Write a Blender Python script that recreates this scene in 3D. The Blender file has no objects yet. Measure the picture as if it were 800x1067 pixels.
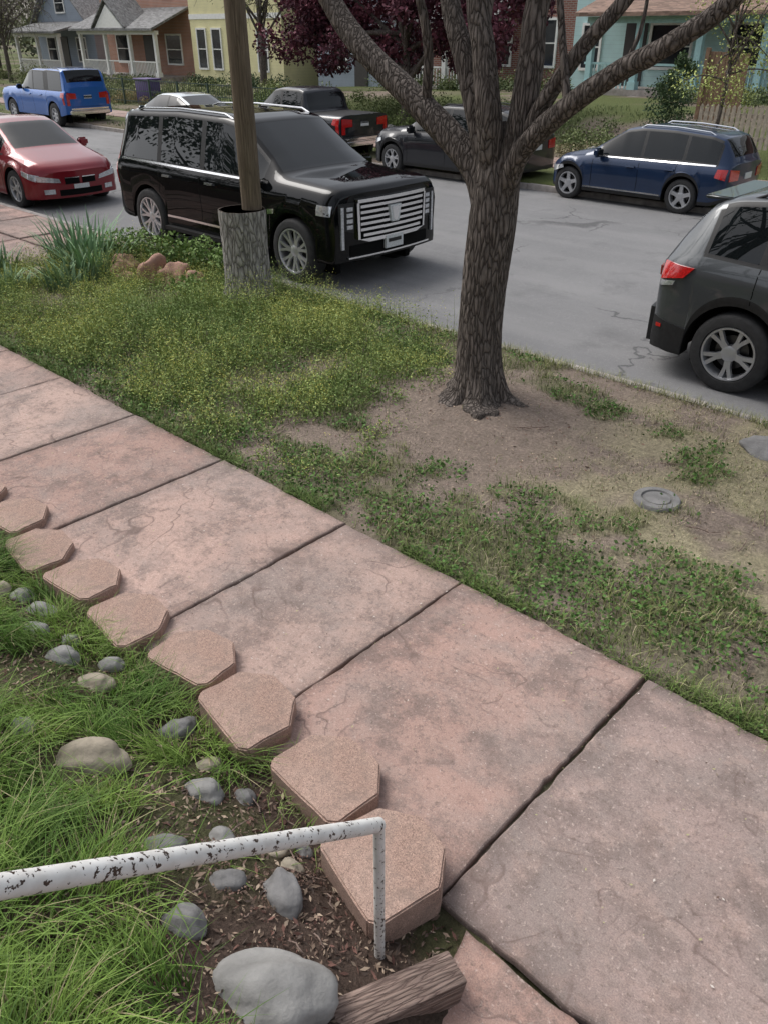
import bpy,bmesh,math,random
import numpy as np
from mathutils import Vector,Matrix,noise as mnoise
rng=np.random.default_rng(7);random.seed(7)
SC=bpy.context.scene
COL=SC.collection
# ------------------------------------------------------------------ materials
def newmat(name):
    m=bpy.data.materials.new(name);m.use_nodes=True
    nt=m.node_tree;b=nt.nodes["Principled BSDF"];return m,nt,b
def nd(nt,t,**k):
    n=nt.nodes.new(t)
    for a,v in k.items():
        if a.startswith("i_"):
            key=a[2:]
            key=int(key) if key.isdigit() else key.replace("_"," ")
            n.inputs[key].default_value=v
        else: setattr(n,a,v)
    return n
def ramp(nt,fac,stops,interp='LINEAR'):
    r=nt.nodes.new("ShaderNodeValToRGB");r.color_ramp.interpolation=interp
    e=r.color_ramp.elements
    while len(e)<len(stops): e.new(.5)
    for i,(p,c) in enumerate(stops):
        e[i].position=p
        e[i].color=(c,c,c,1) if isinstance(c,(int,float)) else (*c,1)
    nt.links.new(fac,r.inputs[0]);return r.outputs[0]
def mix(nt,f,a,b,mode='MIX'):
    n=nt.nodes.new("ShaderNodeMix");n.data_type='RGBA';n.blend_type=mode
    def s(i,v):
        if hasattr(v,'is_output') or hasattr(v,'links'): nt.links.new(v,n.inputs[i])
        elif isinstance(v,(int,float)): n.inputs[i].default_value=v if i==0 else (v,v,v,1)
        else: n.inputs[i].default_value=(*v,1)
    s(0,f);s(6,a);s(7,b);return n.outputs[2]
def noi(nt,vec,scale,detail=4,rough=.55,dist=0):
    n=nd(nt,"ShaderNodeTexNoise",i_Scale=scale,i_Detail=detail,i_Roughness=rough,i_Distortion=dist)
    nt.links.new(vec,n.inputs["Vector"]);return n.outputs[0]
def coords(nt,kind="Object",scale=None):
    t=nt.nodes.new("ShaderNodeTexCoord").outputs[kind]
    if scale:
        mp=nd(nt,"ShaderNodeMapping");mp.inputs["Scale"].default_value=scale
        nt.links.new(t,mp.inputs[0]);t=mp.outputs[0]
    return t
def bump(nt,b,h,strength=.5,dist=.01,prev=None):
    n=nd(nt,"ShaderNodeBump",i_Strength=strength,i_Distance=dist)
    nt.links.new(h,n.inputs["Height"])
    if prev: nt.links.new(prev,n.inputs["Normal"])
    nt.links.new(n.outputs[0],b.inputs["Normal"]);return n.outputs[0]
def plain(name,col,rough=.6,metal=0,var=.15,ns=8,bmp=0,bs=60,coat=0,spec=.5):
    m,nt,b=newmat(name);c=coords(nt)
    f=noi(nt,c,ns,5)
    r=ramp(nt,f,[(.3,tuple(x*(1-var) for x in col)),(.7,tuple(min(1,x*(1+var)) for x in col))])
    nt.links.new(r,b.inputs["Base Color"])
    b.inputs["Roughness"].default_value=rough;b.inputs["Metallic"].default_value=metal
    b.inputs["Coat Weight"].default_value=coat;b.inputs["Coat Roughness"].default_value=.04
    b.inputs["Specular IOR Level"].default_value=spec
    if bmp: bump(nt,b,noi(nt,c,bs,4),bmp,.01)
    return m
def paint(name,col,metal=.3,rough=.35,dust=.12,coat=1.,spec=.5):
    m,nt,b=newmat(name);c=coords(nt)
    f=noi(nt,c,900,1);fl=ramp(nt,f,[(.3,tuple(x*.8 for x in col)),(.7,tuple(min(1,x*1.25) for x in col))])
    sep=nd(nt,"ShaderNodeSeparateXYZ");nt.links.new(c,sep.inputs[0])
    mr=nd(nt,"ShaderNodeMapRange");mr.inputs[1].default_value=.15;mr.inputs[2].default_value=.75;mr.inputs[3].default_value=1;mr.inputs[4].default_value=0
    nt.links.new(sep.outputs[2],mr.inputs[0])
    mm=nd(nt,"ShaderNodeMath",operation='MULTIPLY');nt.links.new(mr.outputs[0],mm.inputs[0]);nt.links.new(noi(nt,c,5,5),mm.inputs[1])
    m2=nd(nt,"ShaderNodeMath",operation='MULTIPLY');nt.links.new(mm.outputs[0],m2.inputs[0]);m2.inputs[1].default_value=dust*2
    nt.links.new(mix(nt,m2.outputs[0],fl,(.16,.15,.14)),b.inputs["Base Color"])
    b.inputs["Metallic"].default_value=metal;b.inputs["Roughness"].default_value=rough;b.inputs["Specular IOR Level"].default_value=spec
    b.inputs["Coat Weight"].default_value=coat;b.inputs["Coat Roughness"].default_value=.015
    return m
def attrmat(name,trans=.3,rough=.6,nv=0):
    m,nt,b=newmat(name)
    a=nd(nt,"ShaderNodeAttribute",attribute_name="col")
    col=a.outputs["Color"]
    nt.links.new(col,b.inputs["Base Color"]);b.inputs["Roughness"].default_value=rough
    b.inputs["Specular IOR Level"].default_value=.25
    if trans:
        t=nt.nodes.new("ShaderNodeBsdfTranslucent");nt.links.new(col,t.inputs[0])
        mx=nt.nodes.new("ShaderNodeMixShader");mx.inputs[0].default_value=trans
        nt.links.new(b.outputs[0],mx.inputs[1]);nt.links.new(t.outputs[0],mx.inputs[2])
        nt.links.new(mx.outputs[0],nt.nodes["Material Output"].inputs[0])
    return m
M={}
M['leaf']=attrmat("leaf_blades",0,.7)
M['leaft']=attrmat("grass_blades",.3)
M['chip']=attrmat("mulch_chips",0,.9)
def m_ground():
    m,nt,b=newmat("soil_and_turf");c=coords(nt)
    a=nd(nt,"ShaderNodeAttribute",attribute_name="col").outputs["Color"]
    f=noi(nt,c,45,6,.7);g=noi(nt,c,9,5,.6)
    x=mix(nt,.75,a,ramp(nt,f,[(.3,.25),(.55,.5),(.75,.85)]),'OVERLAY')
    x=mix(nt,.5,x,ramp(nt,g,[(.3,.35),(.7,.65)]),'OVERLAY')
    nt.links.new(x,b.inputs["Base Color"]);b.inputs["Roughness"].default_value=.95
    b.inputs["Specular IOR Level"].default_value=.15
    n=bump(nt,b,f,.9,.02);v=nd(nt,"ShaderNodeTexVoronoi",i_Scale=70.);nt.links.new(c,v.inputs["Vector"])
    bump(nt,b,v.outputs[0],.5,.008,n);return m
M['ground']=m_ground()
def m_flag(name,gs=1.0):
    m,nt,b=newmat(name);c=coords(nt)
    a=nd(nt,"ShaderNodeAttribute",attribute_name="col").outputs["Color"]
    w=noi(nt,c,1.15,3.6,.5,.35)
    big=noi(nt,c,1.5,8,.68,.3);med=noi(nt,c,6,7,.72);fine=noi(nt,c,170,4,.7);mid=noi(nt,c,34,6,.75)
    x=mix(nt,ramp(nt,big,[(.44,0.),(.60,.75)]),a,(.27,.225,.205))
    x=mix(nt,ramp(nt,med,[(.50,0.),(.70,.5)]),x,(.48,.34,.285))
    x=mix(nt,ramp(nt,noi(nt,c,3.1,8,.78),[(.48,0.),(.60,.7)]),x,(.18,.14,.125))
    x=mix(nt,ramp(nt,mid,[(.53,0.),(.66,.65)]),x,(.15,.115,.10))
    x=mix(nt,ramp(nt,noi(nt,c,60,3,.6),[(.60,0.),(.70,.55)]),x,(.57,.46,.41))
    x=mix(nt,.6,x,ramp(nt,fine,[(.3,.28),(.7,.72)]),'OVERLAY')
    st=ramp(nt,w,[(0,0.),(.44,.35),(.52,.7),(.60,1.)],'CONSTANT')
    x=mix(nt,.25,x,ramp(nt,st,[(0,.4),(1,.62)]),'OVERLAY')
    def band(p):
        return ramp(nt,w,[(p-.007,0.),(p,1.),(p+.001,1.),(p+.003,0.)])
    e=mix(nt,1.,mix(nt,1.,band(.44),band(.52),'ADD'),band(.60),'ADD')
    em=mix(nt,1.,e,ramp(nt,noi(nt,c,2.1,4),[(.46,0.),(.6,.75)]),'MULTIPLY')
    x=mix(nt,em,x,(.13,.09,.08))
    nt.links.new(x,b.inputs["Base Color"]);b.inputs["Roughness"].default_value=.85
    b.inputs["Specular IOR Level"].default_value=.25
    n=bump(nt,b,st,.6,.006);n=bump(nt,b,mid,.45,.006,n);bump(nt,b,fine,.35,.002,n);return m
M['flag']=m_flag("red_flagstone")
def m_asphalt():
    m,nt,b=newmat("worn_asphalt");c=coords(nt)
    fine=noi(nt,c,220,3,.8);big=noi(nt,c,.35,6,.6,.4);streak=noi(nt,coords(nt,"Object",(.12,1.3,1)),1.4,5,.6)
    x=ramp(nt,big,[(.3,(.155,.155,.158)),(.7,(.215,.213,.215))])
    x=mix(nt,ramp(nt,streak,[(.45,0.),(.7,.45)]),x,(.26,.257,.255))
    v=nd(nt,"ShaderNodeTexVoronoi",feature='DISTANCE_TO_EDGE',i_Scale=.27)
    wv=nd(nt,"ShaderNodeVectorMath",operation='MULTIPLY_ADD')
    nn=nd(nt,"ShaderNodeTexNoise",i_Scale=1.6,i_Detail=6.);nt.links.new(c,nn.inputs["Vector"])
    nt.links.new(nn.outputs[1],wv.inputs[0]);wv.inputs[1].default_value=(1.8,1.8,0);nt.links.new(c,wv.inputs[2])
    nt.links.new(wv.outputs[0],v.inputs["Vector"])
    cr=ramp(nt,v.outputs[0],[(0,.8),(.004,.7),(.008,0.)])
    cr=mix(nt,1.,cr,ramp(nt,noi(nt,c,.5,2),[(.45,0.),(.55,1.)]),'MULTIPLY')
    x=mix(nt,cr,x,(.07,.07,.072))
    x=mix(nt,ramp(nt,noi(nt,c,1.1,5,.65),[(.56,0.),(.72,.5)]),x,(.10,.10,.102))
    x=mix(nt,ramp(nt,noi(nt,c,24,5,.7),[(.55,0.),(.75,.5)]),x,(.30,.295,.29))
    x=mix(nt,.7,x,ramp(nt,fine,[(.25,.15),(.75,.85)]),'OVERLAY')
    nt.links.new(x,b.inputs["Base Color"]);b.inputs["Roughness"].default_value=.8
    b.inputs["Specular IOR Level"].default_value=.35
    bump(nt,b,fine,.5,.004);return m
M['asphalt']=m_asphalt()
def m_bark(name,dark,light,sc=(1,1,.18),s=22,bd=.025):
    m,nt,b=newmat(name);c=coords(nt,"Object",sc)
    v=nd(nt,"ShaderNodeTexVoronoi",feature='DISTANCE_TO_EDGE',i_Scale=float(s))
    wv=nd(nt,"ShaderNodeVectorMath",operation='MULTIPLY_ADD');nn=nd(nt,"ShaderNodeTexNoise",i_Scale=9.,i_Detail=5.)
    nt.links.new(c,nn.inputs["Vector"]);nt.links.new(nn.outputs[1],wv.inputs[0]);wv.inputs[1].default_value=(.12,.12,.12);nt.links.new(c,wv.inputs[2])
    nt.links.new(wv.outputs[0],v.inputs["Vector"])
    h=ramp(nt,v.outputs[0],[(0,0.),(.08,.5),(.3,1.)])
    f=noi(nt,c,60,6,.7)
    x=mix(nt,h,dark,light);x=mix(nt,.7,x,ramp(nt,f,[(.3,.25),(.7,.75)]),'OVERLAY')
    x=mix(nt,ramp(nt,noi(nt,coords(nt),3,4),[(.5,0.),(.7,.4)]),x,tuple(k*.6 for k in light))
    nt.links.new(x,b.inputs["Base Color"]);b.inputs["Roughness"].default_value=.95;b.inputs["Specular IOR Level"].default_value=.15
    n=bump(nt,b,h,.9,bd);bump(nt,b,f,.6,.01,n);return m
M['bark']=m_bark("tree_bark",(.06,.05,.044),(.20,.172,.153),(1,1,.2),32,.018)
M['polewood']=m_bark("weathered_pole_wood",(.11,.085,.06),(.20,.16,.115),(1,1,.03),70,.003)
M['stumpbark']=m_bark("stump_bark",(.14,.13,.12),(.40,.38,.36),(1,1,.25),22,.015)
M['timber']=m_bark("old_timber",(.15,.105,.09),(.29,.215,.18),(.1,1,1),60,.004)
M['hole']=plain("hollow_dark_wood",(.05,.035,.025),.95)
M['rock']=plain("river_rock_grey",(.25,.245,.235),.8,0,.35,7,.4,50)
M['rockd']=plain("river_rock_dark",(.185,.18,.178),.8,0,.4,9,.4,50)
M['rocktan']=plain("river_rock_tan",(.33,.285,.22),.85,0,.4,6,.5,40)
M['rockred']=plain("red_sandstone",(.36,.21,.16),.9,0,.35,6,.6,30)
def m_paver():
    m,nt,b=newmat("red_concrete_paver");c=coords(nt)
    v=nd(nt,"ShaderNodeTexVoronoi",i_Scale=300.);nt.links.new(c,v.inputs["Vector"])
    x=ramp(nt,noi(nt,c,4,6,.65),[(.3,(.30,.195,.155)),(.7,(.42,.295,.24))])
    sx=nd(nt,"ShaderNodeSeparateColor");nt.links.new(v.outputs["Color"],sx.inputs[0])
    x=mix(nt,.55,x,ramp(nt,sx.outputs[0],[(0,.12),(.4,.5),(.8,.58),(1,.95)]),'OVERLAY')
    x=mix(nt,ramp(nt,noi(nt,c,9,6,.7),[(.48,0.),(.66,.65)]),x,(.21,.155,.13))
    nt.links.new(x,b.inputs["Base Color"]);b.inputs["Roughness"].default_value=.9
    n=bump(nt,b,noi(nt,c,40,5),.4,.006);bump(nt,b,v.outputs[0],.4,.003,n);return m
M['paver']=m_paver()
def m_chip():
    m,nt,b=newmat("chipped_white_paint");c=coords(nt)
    v=noi(nt,c,75,3,.6);w=noi(nt,c,8,4,.6)
    mm=nd(nt,"ShaderNodeMath",operation='MULTIPLY_ADD');nt.links.new(w,mm.inputs[0]);mm.inputs[1].default_value=.35;nt.links.new(v,mm.inputs[2])
    msk=ramp(nt,mm.outputs[0],[(.778,0.),(.788,1.)])
    base=ramp(nt,noi(nt,c,20,4),[(.3,(.62,.60,.57)),(.7,(.8,.8,.78))])
    x=mix(nt,msk,base,(.05,.03,.022));nt.links.new(x,b.inputs["Base Color"]);b.inputs["Roughness"].default_value=.45
    iv=nd(nt,"ShaderNodeInvert");nt.links.new(msk,iv.inputs[1]);bump(nt,b,iv.outputs[0],.8,.002);return m
M['chipped']=m_chip()
def m_brick(name,a,bb,mort):
    m,nt,b=newmat(name)
    c=coords(nt);sp=nd(nt,"ShaderNodeSeparateXYZ");nt.links.new(c,sp.inputs[0])
    ad=nd(nt,"ShaderNodeMath",operation='ADD');nt.links.new(sp.outputs[0],ad.inputs[0]);nt.links.new(sp.outputs[1],ad.inputs[1])
    cb=nd(nt,"ShaderNodeCombineXYZ");nt.links.new(ad.outputs[0],cb.inputs[0]);nt.links.new(sp.outputs[2],cb.inputs[1])
    t=nd(nt,"ShaderNodeTexBrick",i_Scale=1.,i_Color1=(*a,1),i_Color2=(*bb,1),i_Mortar=(*mort,1))
    t.inputs["Mortar Size"].default_value=.012;t.inputs["Brick Width"].default_value=.22;t.inputs["Row Height"].default_value=.075
    nt.links.new(cb.outputs[0],t.inputs["Vector"])
    x=mix(nt,.5,t.outputs[0],ramp(nt,noi(nt,c,1.5,5),[(.3,.35),(.7,.65)]),'OVERLAY')
    nt.links.new(x,b.inputs["Base Color"]);b.inputs["Roughness"].default_value=.9;bump(nt,b,t.outputs[1],-.4,.01);return m
M['brick']=m_brick("orange_red_brick",(.42,.18,.11),(.35,.15,.09),(.4,.34,.3))
M['brickd']=m_brick("dark_red_brick",(.25,.09,.065),(.19,.07,.055),(.28,.25,.22))
def m_siding(name,col):
    m,nt,b=newmat(name);c=coords(nt);sp=nd(nt,"ShaderNodeSeparateXYZ");nt.links.new(c,sp.inputs[0])
    w=nd(nt,"ShaderNodeMath",operation='FRACT');mu=nd(nt,"ShaderNodeMath",operation='MULTIPLY');nt.links.new(sp.outputs[2],mu.inputs[0]);mu.inputs[1].default_value=7.
    nt.links.new(mu.outputs[0],w.inputs[0])
    x=mix(nt,ramp(nt,w.outputs[0],[(0,.5),(.08,0.),(1,0.)]),ramp(nt,noi(nt,c,2,4),[(.3,tuple(k*.88 for k in col)),(.7,col)]),tuple(k*.35 for k in col))
    nt.links.new(x,b.inputs["Base Color"]);b.inputs["Roughness"].default_value=.7
    bump(nt,b,w.outputs[0],.5,.02);return m
M['teal']=m_siding("teal_siding",(.52,.74,.74));M['yellow']=m_siding("yellow_siding",(.82,.76,.44));M['bluegrey']=m_siding("bluegrey_siding",(.30,.35,.42))
def m_shingle(name,col):
    m,nt,b=newmat(name);c=coords(nt,"Object",(3.,7.,7.))
    v=nd(nt,"ShaderNodeTexVoronoi",i_Scale=1.6);nt.links.new(c,v.inputs["Vector"])
    sx=nd(nt,"ShaderNodeSeparateColor");nt.links.new(v.outputs["Color"],sx.inputs[0])
    x=ramp(nt,sx.outputs[0],[(0,tuple(k*.6 for k in col)),(1,tuple(k*1.3 for k in col))])
    nt.links.new(x,b.inputs["Base Color"]);b.inputs["Roughness"].default_value=.9;bump(nt,b,v.outputs[0],.4,.02);return m
M['roofbrown']=m_shingle("brown_shingles",(.24,.16,.125));M['roofgrey']=m_shingle("grey_shingles",(.2,.2,.2))
M['white']=plain("white_trim",(.78,.78,.75),.5,0,.08)
M['tealtrim']=plain("teal_trim",(.40,.62,.64),.5,0,.08)
M['glass']=plain("window_glass",(.03,.035,.04),.05,0,.3,2,0,1,0,.9)
M['darkdoor']=plain("dark_door",(.04,.035,.035),.4)
M['concrete']=plain("concrete_kerb",(.33,.30,.28),.9,0,.3,5,.4,60)
M['concd']=plain("old_concrete",(.20,.195,.19),.9,0,.3,9,.5,80)
M['fenceg']=plain("green_wire_fence",(.03,.06,.045),.5)
M['woodl']=plain("bleached_picket_wood",(.46,.40,.33),.85,0,.25,12,.3,40)
M['woodb']=plain("brown_fence_wood",(.22,.14,.09),.85,0,.25,12,.3,40)
M['bin']=plain("purple_plastic",(.07,.04,.16),.5)
M['rubber']=plain("tyre_rubber",(.026,.026,.027),.8,0,.3,20,.3,120)
M['blk']=plain("black_plastic",(.02,.02,.021),.5,0,.2,30,0,1,0,.35)
M['void']=plain("wheel_well",(.008,.008,.008),.95,0,.1,5,0,1,0,.1)
M['chrome']=plain("chrome",(.82,.83,.85),.14,1,.05)
M['wchrome']=plain("wheel_chrome",(.66,.67,.69),.32,.75,.05)
M['alloy']=plain("silver_alloy",(.50,.51,.53),.35,.7,.08)
M['dalloy']=plain("dark_alloy",(.10,.10,.105),.35,.9,.08)
M['cglass']=plain("tinted_car_glass",(.006,.008,.009),.012,0,.2,3,0,1,0,.45)
M['lamp']=plain("headlamp_lens",(.55,.57,.6),.08,.5,.3,40,0,1,1)
M['tail']=plain("tail_lamp_red",(.45,.012,.012),.12,0,.3,60,0,1,1)
M['amber']=plain("amber_lamp",(.6,.2,.03),.2,0,.1)
M['plate']=plain("licence_plate",(.6,.62,.62),.4,0,.2,60)
M['p_black']=paint("black_car_paint",(.003,.0035,.004),.0,.4,.006,.65,.0)
M['p_grey']=paint("graphite_car_paint",(.07,.077,.083),.4,.4,.03,.9,.3)
M['p_navy']=paint("navy_car_paint",(.010,.026,.068),.2,.35,.03,.8,.2)
M['p_dark']=paint("charcoal_car_paint",(.016,.018,.023),.2,.35,.03,.8,.2)
M['p_red']=paint("red_car_paint",(.20,.008,.016),.25,.35,.03,.8,.2)
M['p_blue']=paint("blue_car_paint",(.02,.12,.42),.2,.3,.03,.8,.3)
M['p_silver']=paint("silver_car_paint",(.42,.46,.48),.6,.3,.05)
# ------------------------------------------------------------------ numpy noise + mesh utils
def _h(i,j,s): 
    v=np.sin(i*127.1+j*311.7+s*74.7)*43758.5453
    return v-np.floor(v)
def vn(x,y,s=0):
    x=np.asarray(x,float);y=np.asarray(y,float)
    xi=np.floor(x);yi=np.floor(y);u=x-xi;v=y-yi;u=u*u*(3-2*u);v=v*v*(3-2*v)
    return (_h(xi,yi,s)*(1-u)+_h(xi+1,yi,s)*u)*(1-v)+(_h(xi,yi+1,s)*(1-u)+_h(xi+1,yi+1,s)*u)*v
def fbm(x,y,s=0,o=4):
    t=0;a=.5
    for k in range(o): t=t+a*vn(x*2**k,y*2**k,s+k);a*=.5
    return t/(1-.5**o)
def ss(a,b,x):
    t=np.clip((np.asarray(x,float)-a)/(b-a),0,1);return t*t*(3-2*t)
def TZ(x,y):
    x=np.asarray(x,float);y=np.asarray(y,float)
    yard=np.minimum(np.maximum(.5*(1.22-y),0),1.1)+.03*(fbm(x*2,y*2,3)-.5)-.02
    lawn=-.01+.06*(fbm(x*1.2,y*1.2,5)-.5)*ss(3.0,3.3,y)*(1-ss(6.1,6.35,y))+.09*np.exp(-((x+3.68)**2+(y-5.1)**2)/.6)
    pad=(x<-11.1)&(x>-15.6)
    lawn=np.where(pad,-.05,lawn)
    far=.02+ss(18.8,24,y)*(.75*ss(-45,-15,x))+.1*(fbm(x*.5,y*.5,9)-.5)*ss(15.3,16.5,y)
    z=np.where(y<1.34,yard,np.where(y<3.02,-.035,np.where(y<6.40,lawn,np.where(y<15.05,-.3,far))))
    stair=(x>-.82)&(x<1.0)&(y<1.36)
    z=np.where(stair,-.08,z)
    return z
def mk(name,V,quads=None,tris=None,col=None,mat=None,smooth=False):
    me=bpy.data.meshes.new(name);V=np.asarray(V,np.float32).reshape(-1,3)
    me.vertices.add(len(V));me.vertices.foreach_set("co",V.ravel())
    ls=[];st=[];o=0
    if quads is not None and len(quads):
        q=np.asarray(quads,np.int32).reshape(-1,4);ls.append(q.ravel());st.append(o+np.arange(len(q))*4);o+=len(q)*4
    if tris is not None and len(tris):
        q=np.asarray(tris,np.int32).reshape(-1,3);ls.append(q.ravel());st.append(o+np.arange(len(q))*3);o+=len(q)*3
    L=np.concatenate(ls).astype(np.int32);S=np.concatenate(st).astype(np.int32)
    me.loops.add(len(L));me.loops.foreach_set("vertex_index",L)
    me.polygons.add(len(S));me.polygons.foreach_set("loop_start",S)
    if smooth: me.polygons.foreach_set("use_smooth",np.ones(len(S),bool))
    me.update(calc_edges=True)
    if col is not None:
        a=me.color_attributes.new("col","FLOAT_COLOR","POINT")
        c=np.ones((len(V),4),np.float32);c[:,:3]=np.asarray(col).reshape(-1,3);a.data.foreach_set("color",c.ravel())
    if mat: me.materials.append(mat)
    ob=bpy.data.objects.new(name,me);COL.objects.link(ob);return ob
def blades(name,P,h,w,lean,col,segs=3,mat='leaf',az=None,root=.55):
    n=len(P);P=np.asarray(P,float)
    if az is None: az=rng.uniform(0,2*np.pi,n)
    d=np.stack([np.cos(az),np.sin(az),0*az],1);pe=np.stack([-np.sin(az),np.cos(az),0*az],1)
    V=np.zeros((n,2*segs+1,3));C=np.zeros((n,2*segs+1,3))
    for s in range(segs+1):
        t=s/segs
        c=P+d*(lean*h*t**2)[:,None];c[:,2]+=h*(t-.35*np.minimum(lean,1.4)*t*t)
        ww=(w*(1-t)**.6*.5)[:,None]
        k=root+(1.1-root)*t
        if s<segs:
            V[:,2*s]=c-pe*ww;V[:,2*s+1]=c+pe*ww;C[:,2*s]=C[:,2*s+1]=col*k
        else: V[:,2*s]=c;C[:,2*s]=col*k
    b=(np.arange(n)*(2*segs+1))[:,None]
    Q=np.concatenate([b+np.array([[2*s,2*s+1,2*s+3,2*s+2]]) for s in range(segs-1)]) if segs>1 else None
    T=b+np.array([[2*segs-2,2*segs-1,2*segs]])
    return mk(name,V,Q,T,C,M[mat])
def leafarr(P,size,col,flat=0.,asp=.5):
    n=len(P);a=rng.normal(size=(n,3));a[:,2]*=(1-flat);a/=np.linalg.norm(a,axis=1)[:,None]
    b=rng.normal(size=(n,3));b[:,2]*=(1-flat);b-=a*(a*b).sum(1)[:,None];b/=np.linalg.norm(b,axis=1)[:,None]+1e-9
    s=size[:,None]
    V=np.stack([P-a*s*.5,P+b*s*asp*.5,P+a*s*.5,P-b*s*asp*.5],1)
    C=np.repeat(col[:,None,:],4,1)
    return V,C
def leaves(name,P,size,col,flat=0.,asp=.5,mat='leaf'):
    V,C=leafarr(P,size,col,flat,asp);n=len(P)
    return mk(name,V,np.arange(4*n).reshape(-1,4),None,C,M[mat])
def empty(name,loc=(0,0,0),rz=0):
    e=bpy.data.objects.new(name,None);e.location=loc;e.rotation_euler=(0,0,rz);e.empty_display_size=.3;COL.objects.link(e);return e
def attach(o,e,world=True):
    o.parent=e
    if world: o.location=-Vector(e.location)
class Kit:
    def __init__(s,name,loc=(0,0,0),rz=0,local=False):
        s.e=empty(name,loc,rz);s.p={};s.local=local
    def bm(s,part):
        if part not in s.p: s.p[part]=[bmesh.new(),[]]
        return s.p[part]
    def mi(s,part,m):
        b=s.bm(part)
        if m not in b[1]: b[1].append(m)
        return b[1].index(m)
    def box(s,part,x0,x1,y0,y1,z0,z1,m,bev=0):
        bm=s.bm(part)[0];i=s.mi(part,m)
        vs=[bm.verts.new((x,y,z)) for z in (z0,z1) for y in (y0,y1) for x in (x0,x1)]
        fs=[bm.faces.new([vs[k] for k in q]) for q in ((0,2,3,1),(4,5,7,6),(0,1,5,4),(2,6,7,3),(0,4,6,2),(1,3,7,5))]
        for f in fs: f.material_index=i
        if bev:
            es=list({e for f in fs for e in f.edges})
            r=bmesh.ops.bevel(bm,geom=es,offset=bev,segments=2,profile=.5,affect='EDGES')
            for f in r['faces']: f.material_index=i;f.smooth=True
    def poly(s,part,pts,m,th=None):
        bm=s.bm(part)[0];i=s.mi(part,m)
        a=[bm.verts.new(p) for p in pts];f=bm.faces.new(a);f.material_index=i
        if th:
            t=Vector(th);b=[bm.verts.new(Vector(p)+t) for p in pts];f=bm.faces.new(b[::-1]);f.material_index=i
            n=len(a)
            for k in range(n):
                f=bm.faces.new([a[k],b[k],b[(k+1)%n],a[(k+1)%n]]);f.material_index=i
    def done(s,sharp=40):
        out={}
        for k,(bm,ms) in s.p.items():
            bmesh.ops.recalc_face_normals(bm,faces=bm.faces)
            me=bpy.data.meshes.new(k);bm.to_mesh(me);bm.free()
            for m in ms: me.materials.append(M[m])
            o=bpy.data.objects.new(k,me);COL.objects.link(o);attach(o,s.e,not s.local);out[k]=o
            me.set_sharp_from_angle(angle=math.radians(sharp))
        return out
def tube(bm,pts,rads,seg=12,mi=0,cap=True,rfun=None):
    rings=[];pts=[Vector(p) for p in pts];ref=Vector((0,1,0.01)).normalized()
    for k,p in enumerate(pts):
        t=(pts[min(k+1,len(pts)-1)]-pts[max(k-1,0)]).normalized()
        u=(ref-t*ref.dot(t)).normalized();v=t.cross(u);ref=u
        r=[]
        for j in range(seg):
            a=2*math.pi*j/seg;rr=rads[k]
            if rfun: rr*=rfun(a,k,p)
            r.append(bm.verts.new(p+(u*math.cos(a)+v*math.sin(a))*rr))
        rings.append(r)
    for k in range(len(rings)-1):
        for j in range(seg):
            f=bm.faces.new([rings[k][j],rings[k][(j+1)%seg],rings[k+1][(j+1)%seg],rings[k+1][j]]);f.smooth=True;f.material_index=mi
    if cap:
        for r in (rings[0][::-1],rings[-1]):
            f=bm.faces.new(r);f.material_index=mi
    return rings
def cr(pts,n=8):
    P=[Vector(p) for p in pts];P=[P[0]*2-P[1]]+P+[P[-1]*2-P[-2]];o=[]
    for i in range(1,len(P)-2):
        for k in range(n):
            t=k/n;a,b,c,d=P[i-1:i+3]
            o.append(.5*((2*b)+(c-a)*t+(2*a-5*b+4*c-d)*t*t+(3*b-a-3*c+d)*t**3))
    o.append(P[-2]);return o
def bmobj(name,bm,mats,parent=None,sharp=None):
    bmesh.ops.recalc_face_normals(bm,faces=bm.faces)
    me=bpy.data.meshes.new(name);bm.to_mesh(me);bm.free()
    for m in mats: me.materials.append(M[m])
    if sharp: me.set_sharp_from_angle(angle=math.radians(sharp))
    o=bpy.data.objects.new(name,me);COL.objects.link(o)
    if parent: attach(o,parent)
    return o
# ------------------------------------------------------------------ ground
def axis(segs):
    o=[]
    for a,b,st in segs: o+=list(np.arange(a,b-1e-6,st))
    o.append(segs[-1][1]);return np.array(o)
xs=axis([(-600,-100,50),(-100,-20,4),(-20,-12,.4),(-12,-.86,.06),(-.86,-.82,.04),(-.82,1.0,.12),(1.0,1.04,.04),(1.04,4,.2),(4,20,2),(20,60,10),(60,400,60)])
ys=axis([(-60,-4,8),(-4,-1,.4),(-1,1.30,.06),(1.30,1.34,.04),(1.34,3.0,.4),(3.0,3.04,.04),(3.04,6.36,.06),(6.36,6.44,.04),(6.44,15.0,1.5),(15.0,15.1,.1),(15.1,34,.6),(34,60,6),(60,900,80)])
X,Y=np.meshgrid(xs,ys);Z=TZ(X,Y)
n1=fbm(X*1.1,Y*1.1,21);n2=fbm(X*4,Y*4,22)
def lerp3(a,b,t): return a*(1-t[...,None])+b*t[...,None]
dirt=np.array([.25,.20,.165]);green=np.array([.10,.12,.045]);dry=np.array([.33,.295,.19]);mulch=np.array([.085,.06,.048])
C=np.ones(X.shape+(3,))*dirt
def dirtmask(x,y):
    n=fbm(x*1.4,y*1.4,35)-.5;m=fbm(x*5,y*5,36)-.5
    return np.clip(np.exp(-(((x+3.3)/1.1)**2+((y-4.85)/.65)**2)*1.1)*1.1+.55*n+.5*m,0,1)*ss(-4.9,-4.3,x)*ss(-.4,-1.6,x)
def rightmask(x,y): return ss(-3.0,-2.2,x)*ss(3.5,4.2,y)
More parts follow.
